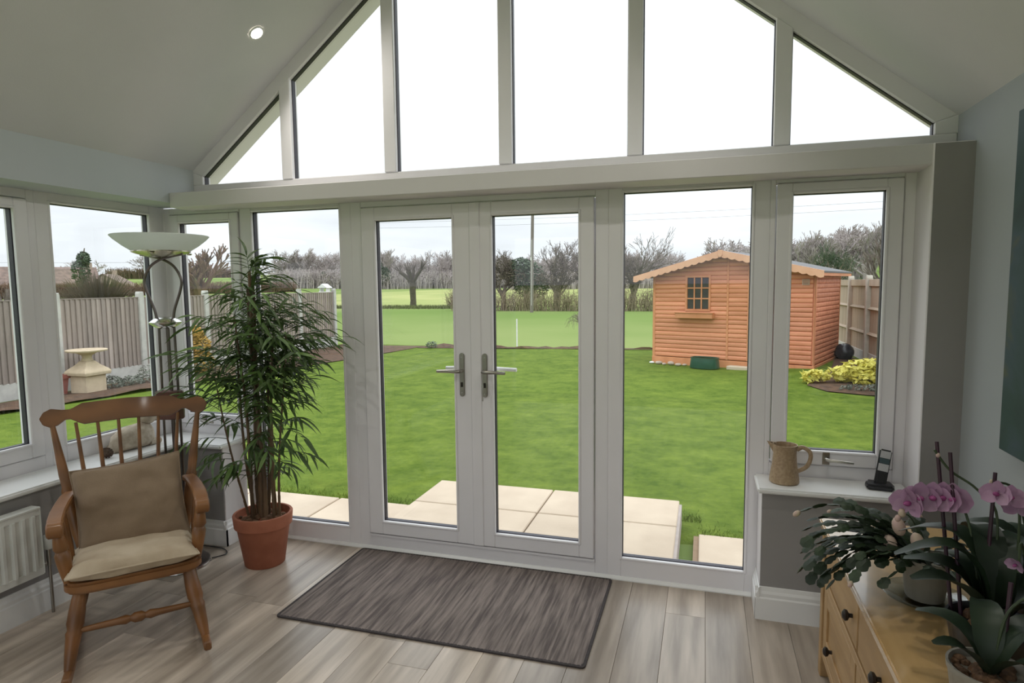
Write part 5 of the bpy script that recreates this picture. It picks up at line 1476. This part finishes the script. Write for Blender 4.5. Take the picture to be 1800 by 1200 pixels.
for c, r_ in (((0, 0, 3.4), (1.1, 1.1, 1.8)), ((.6, 0, 5.0), (.8, .7, 1.0))):
    m = leafball(c, r_, 500, .22, 400); iv.add(m.v, m.f)
x, y = place_az(-51.2, 125); t2 = MB(); t2.tube([(0, 0, -.3), (0, 0, 3.5), (.9, 0, 6.4)], [.35, .25, .06], 6)
place_tree('ivy_covered_tree', (t2, iv), 'green_leaf', x, y, 'dark ivy-clad tree beside the brick houses on the left', sc=1.25)
for az, d, sc, lab in ((-46.5, 300, 1.3, 'small round bare tree on the skyline right of the brick houses'), (-50.8, 190, 1.0, 'pale bare tree rising behind the brick houses')):
    x, y = place_az(az, d); o = link('bare_tree', FAR[1]); o.location = (x, y, hill(x, y) - .2); o.scale = (sc, sc, sc * .8); tag(o, lab, 'tree')
x, y = place_az(13.6, 26)
wt = bare(71, 4.3, .14, 5, .40, .85, 'bark')
place_tree('bare_sapling', wt, 'bark', x, y, 'slender bare tree with upright twigs behind the right fence', z=G)
x, y = place_az(9.9, 62)
iw = MB(); i2 = MB(); i2.tube([(0, 0, -.3), (0, 0, 4)], [.3, .15], 6)
m = leafball((0, 0, 2.6), (1.0, 1.0, 1.7), 700, .16, 500); iw.add(m.v, m.f)
bt = bare(72, 5.6, .25, 5, .6, .5, 'bark'); iw.add(bt[1].v, bt[1].f)
place_tree('ivy_covered_tree', (bt[0], iw), 'green_leaf', x, y, 'ivy-clad bare tree above the shed eaves and right fence')
rg = random.Random(81); ta, tw_ = MB(), MB()
ta.tube([(0, 0, -.05), (-.02, 0, .5), (-.06, .02, .92)], [.022, .018, .014], 6)
for k in range(46):
    a = rg.uniform(0, 6.28); l = rg.uniform(.22, .5); b0 = Vector((-.05, .02, rg.uniform(.72, .95))); o_ = Vector((math.cos(a) * l, math.sin(a) * l, 0))
    tw_.tube([b0, b0 + o_ * .45 + Vector((0, 0, rg.uniform(.04, .12))), b0 + o_ * .8 + Vector((0, 0, .02)), b0 + o_ + Vector((0, 0, -rg.uniform(.08, .28)))], [.008, .006, .005, .003], 3, cap=False)
place_tree('weeping_sapling', (ta, tw_), 'bark', -2.6, 15.75, 'small weeping bare sapling just beyond the far soil strip', z=G)

# timber pole with wires
pole = empty('timber_pole', (-10.45, 39.0, hill(-10.45, 39)), label='tall grey timber utility pole standing in the hedge', cat='pole')
MB().tube([(0, 0, -.3), (.06, 0, 4), (.16, 0, 8.6)], [.125, .115, .10], 12).build('post', 'pole', pole, smooth=True)
MB().box(-.03, .03, -.13, -.115, 3.6, 3.8).build('sign_plate', 'plain_white', pole)
MB().tube([(.02, -.125, .5), (.08, -.115, 5.0)], [.022, .022], 6).build('cable_guard', 'concrete', pole)
for k, (p0, p1, lab) in enumerate((((-40, 62, 8.9), (60, 56, 9.6), 'upper of two thin overhead wires crossing the sky on the right'), ((-40, 62, 8.3), (60, 56, 9.0), 'lower of two thin overhead wires crossing the sky on the right'), ((-120, 35, 6.6), (-60, 75, 5.6), 'thin overhead wire above the houses on the left'))):
    p0, p1 = Vector(p0), Vector(p1)
    pts = [p0.lerp(p1, t / 12) - Vector((0, 0, .9 * (1 - (2 * t / 12 - 1) ** 2))) for t in range(13)]
    tag(MB().tube(pts, .009 if k < 2 else .012, 4).build('overhead_wire', 'iron', None), lab, 'wire')

# far houses on the left
def house(az, d, w, dep, h, rh, wall, rot, label, nwin, chim=True):
    x, y = place_az(az, d); r = empty('house', (x, y, hill(x, y) - .3), -R(az) + rot, label=label, cat='house')
    mb = MB().box(-w / 2, w / 2, -dep / 2, dep / 2, 0, h); mb.prism([(-dep / 2, h), (dep / 2, h), (0, h + rh)], lambda a, b, d_: (d_, a, b), -w / 2, w / 2)
    mb.build('wall', wall, r)
    for s in (-1, 1):
        MB().prism([(s * (dep / 2 + .4), h - .25), (0, h + rh + .12), (0, h + rh - .05), (s * (dep / 2 + .4), h - .42)], lambda a, b, d_: (d_, a, b), -w / 2 - .3, w / 2 + .3).build('roof', 'roof_tile', r)
    if chim: MB().box(w / 2 - 1.2, w / 2 - .4, -.4, .4, h + rh - .6, h + rh + 1.0).build('chimney', 'brick', r)
    for k in range(nwin):
        xx = -w / 2 + w * (k + .5) / nwin
        fr = MB(); ring(TF, (xx - .6, xx + .6, h * .3, h * .75), (xx - .5, xx + .5, h * .3 + .1, h * .75 - .1), -dep / 2 - .06, -dep / 2 + .02, fr)
        f = fr.build('window', 'plain_white', r); MB().box(xx - .52, xx + .52, -dep / 2 - .03, -dep / 2 + .01, h * .3 + .08, h * .75 - .08).build('pane', 'shed_glass', f)
house(-52.6, 150, 12, 8, 2.6, 3.0, 'brick', .15, 'long red-roofed brick house behind the left fence, seen left of the ivy-clad tree', 4)
house(-49.4, 166, 7, 9, 2.0, 2.4, 'brick', 1.2, 'small red-roofed brick house seen gable-on just right of the ivy-clad tree', 3)
house(-56.6, 140, 9, 8, 2.6, 2.8, 'render', .1, 'white rendered house with a tiled roof at the far left of the view', 3)
